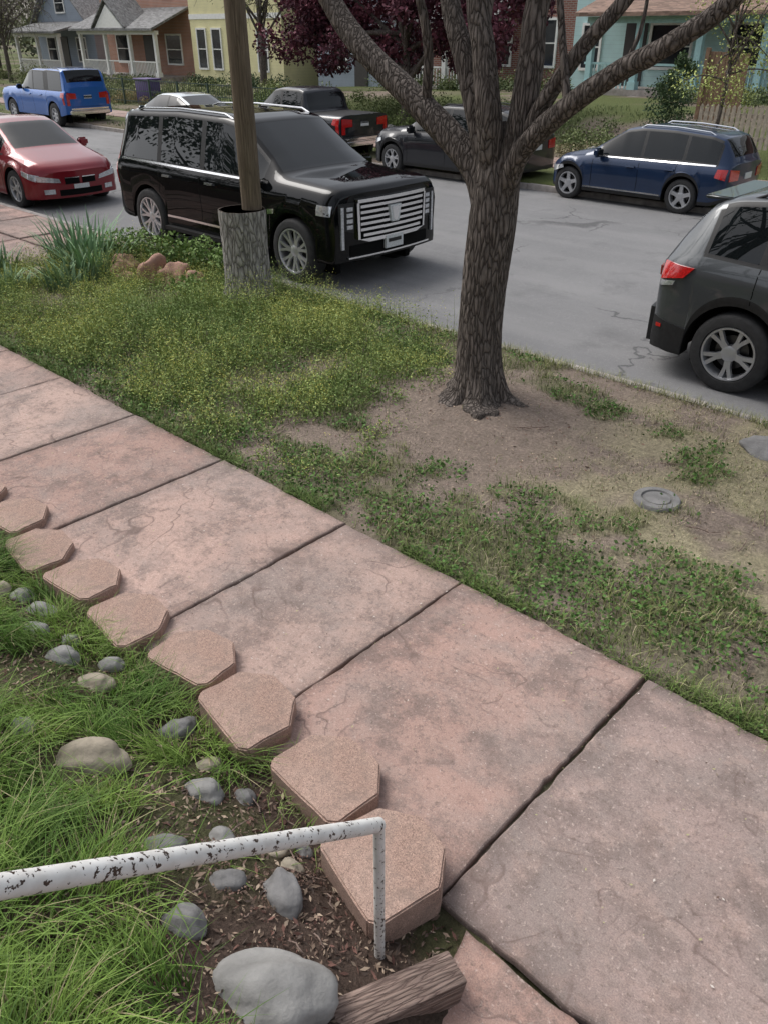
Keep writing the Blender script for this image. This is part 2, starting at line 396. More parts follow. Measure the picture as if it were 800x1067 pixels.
def greenmask(x,y):
    g=ss(.40,.62,fbm(x*1.6,y*1.6,31)+.32*(fbm(x*6,y*6,37)-.5)+.26*ss(4.3,3.2,y)-.95*dirtmask(x,y)+.26*ss(-4.3,-5.2,x)-.06*ss(-2.2,-1.4,x)*ss(3.8,4.5,y))
    return g
C=lerp3(C,dry,rightmask(X,Y)*ss(.30,.55,n2)*(1-.6*dirtmask(X,Y)))
C=lerp3(C,green,greenmask(X,Y)*.6*ss(.3,.6,n2))
C=np.where((Y<1.36)[...,None],lerp3(np.ones_like(C)*mulch,green*.8,ss(.45,.6,n1)*.6),C)
C=np.where((Y>15)[...,None],lerp3(np.ones_like(C)*green*1.1,dirt*.9,ss(.5,.65,fbm(X*.6,Y*.6,41))),C)
nx,ny=len(xs),len(ys);I=np.arange(nx*ny).reshape(ny,nx)
Q=np.stack([I[:-1,:-1],I[:-1,1:],I[1:,1:],I[1:,:-1]],-1).reshape(-1,4)
mk("ground",np.stack([X,Y,Z],-1),Q,None,C.reshape(-1,3),M['ground'],True)
ry=np.linspace(6.46,15.02,18);rx=axis([(-400,-60,20),(-60,20,1),(20,200,20)])
X2,Y2=np.meshgrid(rx,ry);Z2=-.125+.05*(1-((Y2-10.75)/4.3)**2)*.6
I=np.arange(X2.size).reshape(X2.shape);Q=np.stack([I[:-1,:-1],I[:-1,1:],I[1:,1:],I[1:,:-1]],-1).reshape(-1,4)
mk("street_road",np.stack([X2,Y2,Z2],-1),Q,None,None,M['asphalt'],True)
def kerb(name,y0,y1,x0,x1):
    bm=bmesh.new();x=x0
    while x<x1:
        L=random.uniform(1.6,2.4);z=random.uniform(-.025,-.005);g=.008
        r=bmesh.ops.create_cube(bm,size=1);vs=r['verts']
        for v in vs: v.co=Vector((x+L/2+v.co.x*(L-g),(y0+y1)/2+v.co.y*(y1-y0)+random.uniform(-.004,.004),(-.3+z)/2+v.co.z*(z+.3)))
        es=list({e for v in vs for e in v.link_edges})
        bmesh.ops.bevel(bm,geom=es,offset=.012,segments=2,affect='EDGES')
        x+=L
    return bmobj(name,bm,['concrete'])
kerb("stone_kerb",6.37,6.50,-60,12);kerb("stone_kerb.001",14.98,15.12,-60,12)
# ------------------------------------------------------------------ flagstone slabs
def slab_mesh(name,slabs,mat='flag'):
    bm=bmesh.new();cl=bm.verts.layers.float_color.new("col")
    for (pts,zt,th,c) in slabs:
        cx=sum(p[0] for p in pts)/len(pts);cy=sum(p[1] for p in pts)/len(pts)
        tx,ty=random.uniform(-.004,.004),random.uniform(-.004,.004)
        ring=[]
        m=len(pts)
        for k in range(m):
            a=Vector((*pts[k],0));b=Vector((*pts[(k+1)%m],0));L=(b-a).length;ns=max(2,int(L/.04))
            for s in range(ns):
                p=a.lerp(b,s/ns);o=.010*(mnoise.noise(Vector((p.x*5+cx*9,p.y*5,3)))+.9*mnoise.noise(Vector((p.x*19,p.y*19,8+cx))))
                dd=(Vector((cx,cy,0))-p).normalized();p=p+dd*(o+.001);ring.append(p)
        f1=lambda p:(p.x-cx)*tx+(p.y-cy)*ty
        def R(k,dz):
            return [bm.verts.new((p.x+(cx-p.x)*k,p.y+(cy-p.y)*k,zt+dz+f1(p))) for p in ring]
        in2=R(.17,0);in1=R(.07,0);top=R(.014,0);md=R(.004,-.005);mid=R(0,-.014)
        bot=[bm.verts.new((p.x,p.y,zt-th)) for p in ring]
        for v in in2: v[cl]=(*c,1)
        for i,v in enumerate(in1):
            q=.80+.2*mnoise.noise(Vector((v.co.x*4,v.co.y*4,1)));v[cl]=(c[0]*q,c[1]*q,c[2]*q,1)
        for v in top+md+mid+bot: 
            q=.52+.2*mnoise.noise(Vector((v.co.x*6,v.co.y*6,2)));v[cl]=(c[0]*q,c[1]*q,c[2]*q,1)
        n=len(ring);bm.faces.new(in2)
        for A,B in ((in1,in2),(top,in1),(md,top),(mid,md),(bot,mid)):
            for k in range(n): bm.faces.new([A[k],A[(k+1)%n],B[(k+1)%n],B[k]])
    return bmobj(name,bm,[mat])
def pink(v=0):
    k=random.uniform(.86,1.1);g=random.uniform(-.015,.02)
    return ((.435+v)*k,(.295+v+g)*k,(.25+v+g)*k)
J=[5.2,4.0,2.8,1.6,.42,-1.04,-2.19,-3.13,-4.42,-5.59,-6.81,-7.9,-9.0,-10.2,-11.4,-12.5,-13.7,-15,-16.2,-17.5,-19,-20.3,-21.6,-23,-24.5,-26]
sl=[]
for a,b in zip(J[:-1],J[1:]):
    near=1.40 if a>-1.2 else 1.44
    jit=lambda: random.uniform(-.012,.012)
    g=.004 if abs(b+2.19)>.1 and abs(a+2.19)>.1 else .007
    sl.append(([(b+g,near+jit()),(a-g,near+jit()),(a-g+jit()*.5,2.99+jit()),(b+g+jit()*.5,2.99+jit())],random.uniform(-.005,.005),.04,pink() if a!=.42 else (.33,.25,.225)))
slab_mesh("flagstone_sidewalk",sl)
sl=[]
for i,(a,b) in enumerate(((-15.6,-14.1),(-14.07,-12.6),(-12.57,-11.1))):
    for c,d in ((3.03,4.15),(4.18,5.3),(5.33,6.36)):
        sl.append(([(a,c),(b,c),(b,d),(a,d)],random.uniform(-.004,.008),.06,pink(.03)))
slab_mesh("flagstone_walkway",sl)
sl=[([(-.80,1.0),(-.36,.98),(-.34,1.385),(-.90,1.385)],-.012,.05,pink(-.03)),([(-.335,.9),(.95,.9),(.95,1.385),(-.325,1.385)],-.018,.05,pink(-.04)),
    ([(-.80,.72),(-.36,.72),(-.36,.965),(-.80,.98)],-.016,.05,pink(-.05))]
slab_mesh("flagstone_walkway",sl)
sl=[]
for i in range(6):
    y1=.88-.26*i;z=.17*(i+1);sl.append(([(-.78,y1-.30),(.95,y1-.30),(.95,y1),(-.78,y1)],z,.17,pink(-.04)))
o=slab_mesh("stone_steps",sl)
sl=[];x=-70
while x<12:
    L=random.uniform(1.1,1.5);sl.append(([(x,16.9),(x+L-.02,16.9),(x+L-.02,18.3),(x,18.3)],.06,.1,pink()));x+=L
slab_mesh("flagstone_sidewalk",sl)
# ------------------------------------------------------------------ edging pavers (street-side corners clipped)
def paver(x,y,rz,lx,ly,top,cut=.12,h=.16,name="edging_paver"):
    bm=bmesh.new();c2=.035
    pts=[(-lx+c2,-ly),(lx-c2,-ly),(lx,-ly+c2),(lx,ly-cut*.95),(lx-cut,ly),(-lx+cut,ly),(-lx,ly-cut*.95),(-lx,-ly+c2)]
    a=[bm.verts.new((p[0],p[1],-h)) for p in pts];b=[bm.verts.new((p[0],p[1],0)) for p in pts]
    bm.faces.new(a[::-1]);bm.faces.new(b);n=8
    for k in range(n): bm.faces.new([a[k],a[(k+1)%n],b[(k+1)%n],b[k]])
    bmesh.ops.bevel(bm,geom=list(bm.edges),offset=.007,segments=2,affect='EDGES')
    bmesh.ops.subdivide_edges(bm,edges=[e for e in bm.edges if e.calc_length()>.08],cuts=4,use_grid_fill=True)
    for v in bm.verts:
        v.co+=Vector([.004*mnoise.noise(v.co*9+Vector((x*9,k*5,0)))+.003*mnoise.noise(v.co*30+Vector((x*9,k*5,0))) for k in range(3)])
    o=bmobj(name,bm,['paver'],None,35);o.location=(x,y,top);o.rotation_euler=(random.uniform(-.06,.05),random.uniform(-.05,.05),rz)
    return o
for (x,y,rz,lx,ly,top) in [(-1.23,1.34,-.26,.205,.195,.13),(-1.70,1.50,-.08,.222,.178,.075),(-2.22,1.50,-.14,.212,.178,.10),(-2.73,1.56,.13,.212,.165,.06),
     (-3.24,1.50,-.10,.215,.17,.055),(-3.74,1.52,.10,.215,.165,.055),(-4.22,1.49,-.10,.21,.165,.05),(-4.70,1.57,.13,.21,.165,.055),(-5.19,1.52,-.08,.215,.165,.055),
     (-5.68,1.55,.10,.22,.16,.05),(-6.18,1.51,-.04,.22,.16,.05),(-6.7,1.55,-.05,.22,.16,.05),(-7.2,1.53,.05,.22,.16,.05)]:
    paver(x,y,rz,lx,ly,top)
# ------------------------------------------------------------------ rocks
def rock(x,y,sx,sy,sz,m='rock',name="river_rock",rz=None,rough=.1,sink=.35,seed=0):
    bm=bmesh.new();bmesh.ops.create_icosphere(bm,subdivisions=4,radius=1)
    s=Vector((x*3+seed,y*5,seed))
    for v in bm.verts:
        d=v.co.normalized();k=1+rough*mnoise.noise(d*1.3+s)*1.6+rough*.35*mnoise.noise(d*4+s)
        v.co=Vector((d.x*sx,d.y*sy,d.z*sz))*k
    for f in bm.faces: f.smooth=True
    o=bmobj(name,bm,[m]);o.location=(x,y,float(TZ(x,y))+sz*(1-2*sink)*.6)
    o.rotation_euler=(random.uniform(-.15,.15),random.uniform(-.15,.15),rz if rz is not None else random.uniform(0,3));return o
RK=[(-1.10,.70,.185,.125,.095,'rock',.72),(-2.36,.80,.15,.09,.085,'rocktan',.9),(-3.18,1.08,.10,.065,.055,'rock',.7),(-2.9,1.10,.085,.06,.05,'rocktan',.7),(-2.66,.68,.06,.05,.05,'rock',0),
          (-3.03,1.25,.07,.045,.045,'rock',.6),(-2.43,1.22,.10,.055,.06,'rockd',1.3),(-1.40,.98,.105,.065,.055,'rockd',2.6),(-3.7,1.22,.09,.06,.05,'rock',.6),
          (-3.9,1.2,.08,.055,.05,'rock',.7),(-4.0,1.12,.09,.07,.05,'rocktan',0),(-1.80,.78,.07,.05,.045,'rockd',.7),(-1.47,.64,.07,.055,.05,'rockd',.6),
          (-1.56,.86,.07,.045,.035,'rockd',.8),(-1.62,1.12,.07,.045,.035,'rocktan',.5),(-1.5,1.10,.05,.035,.03,'rocktan',0),(-3.35,1.2,.06,.05,.04,'rock',0),(-4.4,1.1,.1,.07,.05,'rock',0),(-4.9,1.15,.09,.07,.05,'rocktan',0),
          (-1.9,1.2,.05,.04,.035,'rockd',0),(-1.55,1.2,.04,.03,.025,'rockd',0),(-3.5,1.1,.07,.05,.04,'rock',.4),(-2.0,1.08,.08,.055,.05,'rock',.5),(-2.15,1.2,.06,.04,.035,'rocktan',.9),(-1.75,.98,.06,.045,.04,'rock',.3)]
for r in RK: rock(r[0],r[1],r[2],r[3],r[4],r[5],rz=r[6],sink=.42,rough=.16)
for (x,y,a,b,c) in [(-9.55,5.3,.26,.18,.20),(-9.0,5.4,.22,.18,.24),(-8.7,5.5,.24,.17,.18),(-8.4,5.6,.16,.13,.16),(-10.0,5.1,.2,.14,.14),(-9.2,5.1,.16,.11,.11)]:
    rock(x,y,a,b,c,'rockred',"sandstone_rock",rough=.3,seed=4,sink=.25)
for (x,y,a,b,c) in [(-10.3,4.45,.2,.12,.1),(-10.7,4.7,.2,.13,.1),(-10.6,5.3,.22,.15,.12)]:
    rock(x,y,a,b,c,'rocktan',"sandstone_rock",rough=.3,seed=4)
rock(-1.55,5.9,.2,.17,.05,'concd',"flat_stone",rough=.15)
# water meter cover
K=Kit("water_meter_cover",(-1.80,4.60,float(TZ(-1.8,4.6))+.006));K.local=True
bm,_=K.bm("lid");i=K.mi("lid",'concd')
prof=[(0,.018),(.03,.02),(.085,.018),(.09,.008),(.10,.008),(.105,.022),(.145,.02),(.155,.008),(.158,-.05)]
prev=None
for r,z in prof:
    ring=[bm.verts.new((r*math.cos(a)*1.0,r*math.sin(a),z)) for a in np.linspace(0,2*math.pi,32,endpoint=False)] if r>0 else [bm.verts.new((0,0,z))]
    if prev:
        if len(prev)==1:
            for k in range(32): bm.faces.new([prev[0],ring[k],ring[(k+1)%32]])
        else:
            for k in range(32): bm.faces.new([prev[k],ring[k],ring[(k+1)%32],prev[(k+1)%32]])
    prev=ring
K.done()
# ------------------------------------------------------------------ hand rail + timber
e=empty("handrail",(-1.04,1.09,0))
bm=bmesh.new()
A=Vector((-1.04,1.09,.0));Bp=Vector((-1.04,1.09,.715));D=Vector((0,-.944,.745)).normalized()
tube(bm,[A,A+Vector((0,0,.4)),Bp+Vector((0,0,-.03)),Bp+Vector((0,-.008,-.005)),Bp+D*.03],[.0175,.0175,.0175,.0185,.019],20)
rl=[Bp+D*t for t in np.linspace(0,2.6,16)]
tube(bm,rl,[.0225]*16,24)
e2=Bp+D*2.45
tube(bm,[e2,Vector((e2.x,e2.y,.9))],[.0175,.0175],20)
bmobj("rail_and_posts",bm,['chipped'],e,50)
K=Kit("landscape_timber",(-.89,.98,.10),math.radians(70),True);K.e.rotation_euler=(0,math.radians(12),math.radians(72))
K.box("timber",-.36,.25,-.06,.06,-.10,.045,'timber',.01);K.done()
# ------------------------------------------------------------------ street tree
tx,ty=-3.70,5.12
e=empty("street_tree",(tx,ty,0))
bm=bmesh.new()
def barkr(a,k,p):
    zz=max(p.z-.02,0);fl=math.exp(-zz*5.5);f2=math.exp(-zz*12)
    lob=1+fl*(.16*math.sin(5*a+1)+.10*math.sin(8*a+.5)+.38)+f2*(.20*math.sin(5*a+1.1)+.18*math.sin(9*a+.2)+.14*math.sin(17*a)+.48)
    n=mnoise.noise(Vector((math.cos(a)*5,math.sin(a)*5,p.z*1.0)))
    n2=abs(mnoise.noise(Vector((math.cos(a)*13,math.sin(a)*13,p.z*2.6+5))))
    return lob*(1+.05*n-.08*n2+.04*math.sin(2*a+p.z*2))
def limb(pts,r0,r1,seg=14,n=6,cap=True,rf=True,amp=.6):
    P=cr(pts,n);m=len(P);R=[r0+(r1-r0)*(k/(m-1)) for k in range(m)]
    def f(a,k,p): return 1+amp*(.14*mnoise.noise(Vector((math.cos(a)*2,math.sin(a)*2,p.z*4+p.x*5)))+.07*mnoise.noise(Vector((math.cos(a)*9,math.sin(a)*9,p.z*9+p.x*9))))
    tube(bm,P,R,seg,0,cap,f);return P
tp=cr([(tx+.02,ty-.02,-.12),(tx,ty,.05),(tx,ty,.2),(tx-.02,ty,.5),(tx-.01,ty,1.0),(tx+.03,ty,1.5),(tx+.04,ty,1.85),(tx,ty,2.15)],16)
tr=[np.interp(p.z,[-.12,.05,.2,.5,1.0,1.5,1.8,2.15],[.205,.195,.187,.181,.176,.172,.16,.08]) for p in tp]
tube(bm,tp,tr,110,0,True,barkr)
def L(*a): return [Vector((x,y,z)) for x,y,z in a]
big=[]
P=limb(L((tx,ty,1.45),(-3.86,ty,1.83),(-4.34,5.05,2.22),(-4.90,5.0,2.60),(-5.26,5.0,2.93),(-5.7,4.9,3.6),(-6.0,4.8,4.5)),.12,.058,20,8);big.append(P)
P=limb(L((tx-.02,ty,1.7),(-3.84,5.1,2.15),(-4.0,5.1,2.55),(-4.2,5.15,2.95),(-4.4,5.3,3.8),(-4.5,5.5,5.0)),.095,.05,18,8);big.append(P)
P=limb(L((tx+.02,ty,1.7),(-3.68,5.0,2.2),(-3.76,5.0,2.6),(-3.83,5.0,2.95),(-3.7,4.9,3.9),(-3.8,4.8,5.2)),.10,.055,18,8);big.append(P)
P=limb(L((tx+.04,ty,1.55),(-3.52,5.12,2.0),(-3.47,5.15,2.5),(-3.46,5.2,2.95),(-3.2,5.4,3.9),(-3.1,5.6,5.1)),.11,.055,18,8);big.append(P)
P=limb(L((tx+.05,ty,1.55),(-3.42,5.05,1.98),(-3.06,5.0,2.28),(-2.70,4.98,2.50),(-2.40,4.95,2.64),(-2.05,4.95,2.88),(-1.5,4.9,3.5),(-1.2,4.9,4.3)),.08,.04,16,8);big.append(P)
P=limb(L((-3.46,5.12,2.05),(-3.25,5.1,2.37),(-3.02,5.1,2.65),(-2.80,5.15,2.9),(-2.5,5.4,3.5),(-2.3,5.6,4.4)),.06,.035,14,8);big.append(P)
P=limb(L((-3.82,5.1,2.2),(-3.95,5.25,2.7),(-4.0,5.4,3.1),(-4.2,5.9,4.2)),.05,.03,12,6);big.append(P)
P=limb(L((-4.3,5.05,2.24),(-4.25,5.0,2.6),(-4.3,4.9,3.0),(-4.5,4.6,3.9)),.04,.025,12,6);big.append(P)
P=limb(L((-3.06,5.0,2.30),(-3.12,5.0,2.55),(-3.2,5.0,2.9),(-3.3,4.9,3.6)),.03,.018,10,6)
P=limb(L((-2.70,4.98,2.5),(-2.62,5.0,2.7),(-2.6,5.0,3.0)),.016,.01,8,5)
ends=[]
for P in big:
    for k in range(7):
        i=random.randrange(int(len(P)*.6),len(P));p=P[i]
        if p.z<3.1: continue
        d=Vector((random.gauss(0,1),random.gauss(0,1),random.uniform(.4,1.4))).normalized()
        q=p+d*random.uniform(.9,1.6)+Vector((0,0,.2))
        limb([p,p.lerp(q,.5)+Vector((random.gauss(0,.08),random.gauss(0,.08),0)),q],.03,.008,7,3);ends.append((p,q))
bmobj("trunk_and_limbs",bm,['bark'],e)
PB=[]
for p,q in ends:
    for k in range(60): 
        t=random.uniform(.3,1.05);PB.append(p.lerp(q,t)+Vector((random.gauss(0,.07),random.gauss(0,.07),random.gauss(0,.07))))
PB=np.array([tuple(p) for p in PB]);n=len(PB)
o=leaves("buds",PB,rng.uniform(.02,.05,n),np.array([.14,.17,.05])*rng.uniform(.7,1.3,(n,1)));attach(o,e)
# stump with the pole in it
e=empty("hollow_stump",(-7.6,5.78,0))
bm=bmesh.new();cx,cy=-7.6,5.78
zz=[-.1,0,.08,.2,.4,.6,.8,.95,.99]
def sr(a,k,p): 
    return 1+.07*mnoise.noise(Vector((math.cos(a)*2,math.sin(a)*2,p.z)))+.035*mnoise.noise(Vector((math.cos(a)*8,math.sin(a)*8,p.z*3)))
P=[Vector((cx,cy,z)) for z in zz];R=[.36,.33,.30,.275,.265,.26,.262,.265,.262]
a=tube(bm,P,R,48,0,False,sr)
P2=[Vector((cx,cy,z)) for z in (.99,.985,.8,.5)];b=tube(bm,P2,[.25,.20,.19,.18],48,1,False,sr)
for k in range(48):
    f=bm.faces.new([a[-1][k],a[-1][(k+1)%48],b[0][(k+1)%48],b[0][k]]);f.material_index=1
f=bm.faces.new(b[-1]);f.material_index=1
bmobj("stump",bm,['stumpbark','hole'],e,60)
e=empty("wooden_pole",(-7.53,5.87,0));bm=bmesh.new()
P=[Vector((-7.52-.02*z/3,5.87,z)) for z in np.linspace(.3,6.5,20)];tube(bm,P,[.115-.002*k/2 for k in range(20)],28,0,True,lambda a,k,p:1+.03*mnoise.noise(Vector((math.cos(a)*3,math.sin(a)*3,p.z))))
bmobj("pole",bm,['polewood'],e,60)
# ------------------------------------------------------------------ grass & weeds
def sc(n,x0,x1,y0,y1): return rng.uniform(x0,x1,n),rng.uniform(y0,y1,n)
x,y=sc(210000,-11.0,2.5,3.0,6.4)
g=greenmask(x,y);pr=g*(.62)*ss(.28,.6,fbm(x*4,y*4,54))+.04
right=rightmask(x,y)
pr=np.maximum(pr,right*.62*ss(.30,.56,fbm(x*3,y*3,55)));pr*=1-.8*dirtmask(x,y)
pr*=np.where(np.hypot(x-tx,y-ty)<.3,0,1)*np.where(x<-5,.7,1)
k=rng.uniform(0,1,len(x))<pr;x,y,g,right=x[k],y[k],g[k],right[k]
n=len(x);c1=np.array([.13,.18,.05]);c2=np.array([.27,.30,.11]);c3=np.array([.50,.44,.28])
t=ss(.3,.7,fbm(x*2.2,y*2.2,77));col=lerp3(np.ones((n,3))*c1,c2,t)
dr=np.clip(right*.55*(1-g*.6)+.2,0,1);isdry=rng.uniform(0,1,n)<dr;col[isdry]=c3
col*=rng.uniform(.7,1.35,(n,1))
h=rng.uniform(.02,.075,n)*(.65+.9*g)*np.where(isdry,.85,1.)
P=np.stack([x,y,TZ(x,y)-.003],1)
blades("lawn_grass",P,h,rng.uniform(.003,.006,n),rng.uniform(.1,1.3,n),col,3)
x,y=sc(110000,-8,2.5,3.0,6.3);g=greenmask(x,y)*ss(.42,.58,fbm(x*2.5+9,y*2.5,15));g=np.maximum(g,.85*greenmask(x,y)*ss(4.1,3.3,y)*ss(.42,.56,fbm(x*3.2,y*3.2,17)))
k=rng.uniform(0,1,len(x))<g*.8;x,y=x[k],y[k];n=len(x)
P=np.stack([x,y,TZ(x,y)+rng.uniform(.005,.06,n)],1)
col=np.array([.075,.145,.035])*rng.uniform(.6,1.7,(n,1));leaves("clover_groundcover",P,rng.uniform(.014,.034,n),col,.45,.7)
# tall weeds
x,y=sc(16500,-10.9,-3.5,3.0,6.35)
wm=ss(-3.9,-4.7,x+1.1*(fbm(x*.8,y*.8,61)-.5)+.25*(y-4.6))*ss(.38,.56,fbm(x*1.7,y*1.7,62)+.09)
edge=ss(3.0,3.2,y)
k=(rng.uniform(0,1,len(x))<wm*edge)&(np.hypot(x+7.6,y-5.78)>.34);x,y=x[k],y[k];n=len(x)
hh=rng.uniform(.12,.44,n)*(.22+1.35*fbm(x*2.2,y*2.2,63))*(.6+.4*ss(-4.2,-5.2,x))*np.where(x<-7.6,.8,1.)
LF=18;yel=ss(.30,.52,fbm(x*.9+3,y*.9,64)+.14*ss(-8,-6,x))
PP=[];CC=[];SS=[]
z0=TZ(x,y);lx=rng.normal(0,.13,n);ly=rng.normal(0,.13,n)
for j in range(LF):
    t=rng.uniform(.05,1.05,n);sp=.05*(1.15-t)+.010
    px=x+lx*hh*t*2+rng.normal(0,1,n)*sp;py=y+ly*hh*t*2+rng.normal(0,1,n)*sp
    PP.append(np.stack([px,py,z0+hh*t],1))
    a=np.array([.11,.19,.055]);b=np.array([.36,.43,.14]);f=np.array([.68,.64,.16])
    c=lerp3(np.ones((n,3))*a,b,np.clip(t*1.2,0,1)*(.35+.65*yel));fl=(t>.62)&(rng.uniform(0,1,n)<.62*yel);c[fl]=f
    c*=rng.uniform(.7,1.35,(n,1));CC.append(c);SS.append(np.where(fl,rng.uniform(.008,.016,n),rng.uniform(.016,.040,n)*(1.15-.5*t)))
leaves("wild_mustard_weeds",np.concatenate(PP),np.concatenate(SS),np.concatenate(CC),.1,.38)
blades("weed_stems",np.stack([x,y,z0],1),hh*1.05,np.full(n,.004),np.abs(lx)*2,np.ones((n,3))*np.array([.26,.31,.10]),3)
x=rng.uniform(-12,3,15000);y=3.0+np.abs(rng.normal(0,.05,len(x)))-.01;k=rng.uniform(0,1,len(x))<ss(.38,.62,fbm(x*2,y*0,91));x,y=x[k],y[k];n=len(x)
blades("edge_grass",np.stack([x,y,np.full(n,-.03)],1),rng.uniform(.04,.12,n),rng.uniform(.003,.006,n),rng.uniform(.3,1.4,n),np.array([.15,.22,.06])*rng.uniform(.6,1.4,(n,1)),3)
x=rng.uniform(-10,1,6000);y=6.36+rng.normal(0,.04,len(x));n=len(x)
blades("edge_grass",np.stack([x,y,np.full(n,-.02)],1),rng.uniform(.04,.12,n),rng.uniform(.003,.005,n),rng.uniform(.2,1.3,n),np.array([.27,.28,.12])*rng.uniform(.6,1.5,(n,1)),3)
x=rng.uniform(-7,-1.4,3600);y=rng.normal(1.37,.07,len(x));k=fbm(x*5,y*5,140)>.47;x,y=x[k],y[k];n=len(x)
blades("joint_grass",np.stack([x,y,np.full(n,-.01)],1),rng.uniform(.03,.12,n),rng.uniform(.003,.005,n),rng.uniform(.3,1.5,n),np.array([.2,.27,.08])*rng.uniform(.6,1.4,(n,1)),3)
# foreground long grass
x,y=sc(82000,-6.5,-.95,-.9,1.33)
den=ss(.42,.52,fbm(x*2.6,y*2.6,101)+.34*ss(.75,.1,y)+.12*ss(-1.8,-2.6,x)-.26*ss(-2.3,-1.7,x)*ss(.5,.8,y))
den*=1-.95*ss(-1.85,-1.5,x)*ss(.40,.64,y)
k=(rng.uniform(0,1,len(x))<den);x,y=x[k],y[k]
for r in RK[:12]+RK[-3:]:
    k=np.hypot(x-r[0],y-r[1]+.03)>r[2]*1.1;x,y=x[k],y[k]
n=len(x);big_=fbm(x*3,y*3,104)
h=rng.uniform(.06,.22,n)*(.45+.95*big_);col=lerp3(np.ones((n,3))*np.array([.10,.20,.035]),np.array([.25,.38,.08]),ss(.3,.7,fbm(x*4,y*4,105)))
col*=rng.uniform(.7,1.3,(n,1));dk=rng.uniform(0,1,n)<.05;col[dk]=np.array([.48,.42,.24])
azc=fbm(x*2.2,y*2.2,107)*12+rng.normal(0,.9,n)
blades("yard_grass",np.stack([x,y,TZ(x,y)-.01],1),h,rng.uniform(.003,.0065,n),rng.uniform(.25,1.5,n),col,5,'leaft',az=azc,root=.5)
pal=np.array([[.13,.09,.07],[.22,.16,.12],[.08,.06,.05],[.36,.28,.21],[.15,.08,.065]])
x,y=sc(19000,-5.5,-.86,.1,1.36);n=len(x)
P=np.stack([x,y,TZ(x,y)+rng.uniform(0,.014,n)],1)
leaves("bark_mulch",P,rng.uniform(.01,.05,n)*rng.uniform(.4,1,n),pal[rng.integers(0,5,n)]*rng.uniform(.7,1.3,(n,1)),.55,.35,'chip')
x,y=sc(7000,-6,1.5,3.05,6.3);k=rng.uniform(0,1,len(x))<(.3+dirtmask(x,y));x,y=x[k],y[k];n=len(x)
P=np.stack([x,y,TZ(x,y)+.006],1);leaves("leaf_litter",P,rng.uniform(.008,.035,n),pal[rng.integers(0,5,n)]*rng.uniform(.9,1.8,(n,1)),.8,.35,'chip')
x=rng.uniform(-7,1,420);y=rng.uniform(1.7,2.95,420);n=len(x);pal2=np.array([[.6,.55,.5],[.15,.10,.08],[.25,.2,.15],[.4,.38,.2]])
leaves("sidewalk_litter",np.stack([x,y,np.full(n,.011)],1),rng.uniform(.005,.018,n),pal2[rng.integers(0,4,n)],.97,.5,'chip')
x=rng.normal(-1.45,.16,2600);y=rng.normal(.98,.13,2600);k=(y<1.2)&(fbm(x*9,y*9,130)>.5);x,y=x[k],y[k];n=len(x)
leaves("creeping_sedum",np.stack([x,y,TZ(x,y)+rng.uniform(.0,.03,n)],1),rng.uniform(.006,.014,n),np.array([.14,.09,.07])*rng.uniform(.6,1.8,(n,1)),.3,.6)
bm=bmesh.new()
for k in range(70):
    x=random.uniform(-5,-.5);y=random.uniform(3.2,6) if k<46 else random.uniform(.6,1.3)
    if k>=46: x=random.uniform(-2.2,-1.1)
    a=random.uniform(0,6.28);l=random.uniform(.06,.25);p=[]
    for j in range(4):
        px,py=x+math.cos(a)*l*j/3,y+math.sin(a)*l*j/3+random.gauss(0,.008);p.append((px,py,float(TZ(px,py))+.012+random.uniform(0,.02)))
    tube(bm,p,[.004,.0035,.003,.002],5,0,False)
bmobj("fallen_twigs",bm,['timber'])
def iris(name,cx,cy,n,h0,h1,r,colr,w=.045,lean=.4):
    a=rng.uniform(0,2*np.pi,n);rr=r*np.sqrt(rng.uniform(0,1,n));x=cx+rr*np.cos(a);y=cy+rr*np.sin(a)
    return blades(name,np.stack([x,y,TZ(x,y)],1),rng.uniform(h0,h1,n),np.full(n,w),rng.uniform(.1,lean*2,n),np.array(colr)*rng.uniform(.7,1.3,(n,1)),5,az=a+rng.normal(0,.5,n),root=.6)
iris("iris_plant",-10.4,5.2,130,.45,.78,.45,(.22,.34,.20));iris("iris_plant",-9.75,5.0,100,.4,.62,.38,(.22,.34,.18));iris("iris_plant",-11.0,4.3,40,.25,.45,.25,(.2,.3,.18));iris("iris_plant",-10.0,3.9,60,.2,.4,.3,(.24,.35,.2));iris("iris_plant",-9.5,4.5,50,.25,.5,.28,(.22,.33,.18))
def foliage(name,clumps,leaf,cA,cB,parent=None,asp=.6,flat=0.,hollow=2.2):
    PP=[];CC=[]
    for (cx,cy,cz,rx,ry,rz,n) in clumps:
        d=rng.normal(size=(n,3));d/=np.linalg.norm(d,axis=1)[:,None];r=rng.uniform(0,1,n)**(1/hollow)
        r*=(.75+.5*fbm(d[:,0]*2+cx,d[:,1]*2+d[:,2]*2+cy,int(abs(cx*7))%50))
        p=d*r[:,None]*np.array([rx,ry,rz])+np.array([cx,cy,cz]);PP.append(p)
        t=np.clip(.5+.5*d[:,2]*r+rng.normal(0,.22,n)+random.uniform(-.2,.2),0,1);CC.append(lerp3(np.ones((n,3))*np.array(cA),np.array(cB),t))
    P=np.concatenate(PP);C=np.concatenate(CC);n=len(P)
    o=leaves(name,P,rng.uniform(.6,1.4,n)*leaf,C*rng.uniform(.8,1.2,(n,1)),flat,asp)
    if parent: attach(o,parent)
    return o
foliage("leafy_shrub",[(-9.9,5.6,.25,.4,.35,.28,1000),(-9.3,5.85,.25,.35,.3,.25,800),(-8.8,5.98,.25,.35,.25,.25,700),(-8.1,5.3,.12,.3,.25,.15,400),(-8.35,6.0,.2,.25,.2,.22,500)],.05,(.07,.13,.04),(.2,.3,.09))
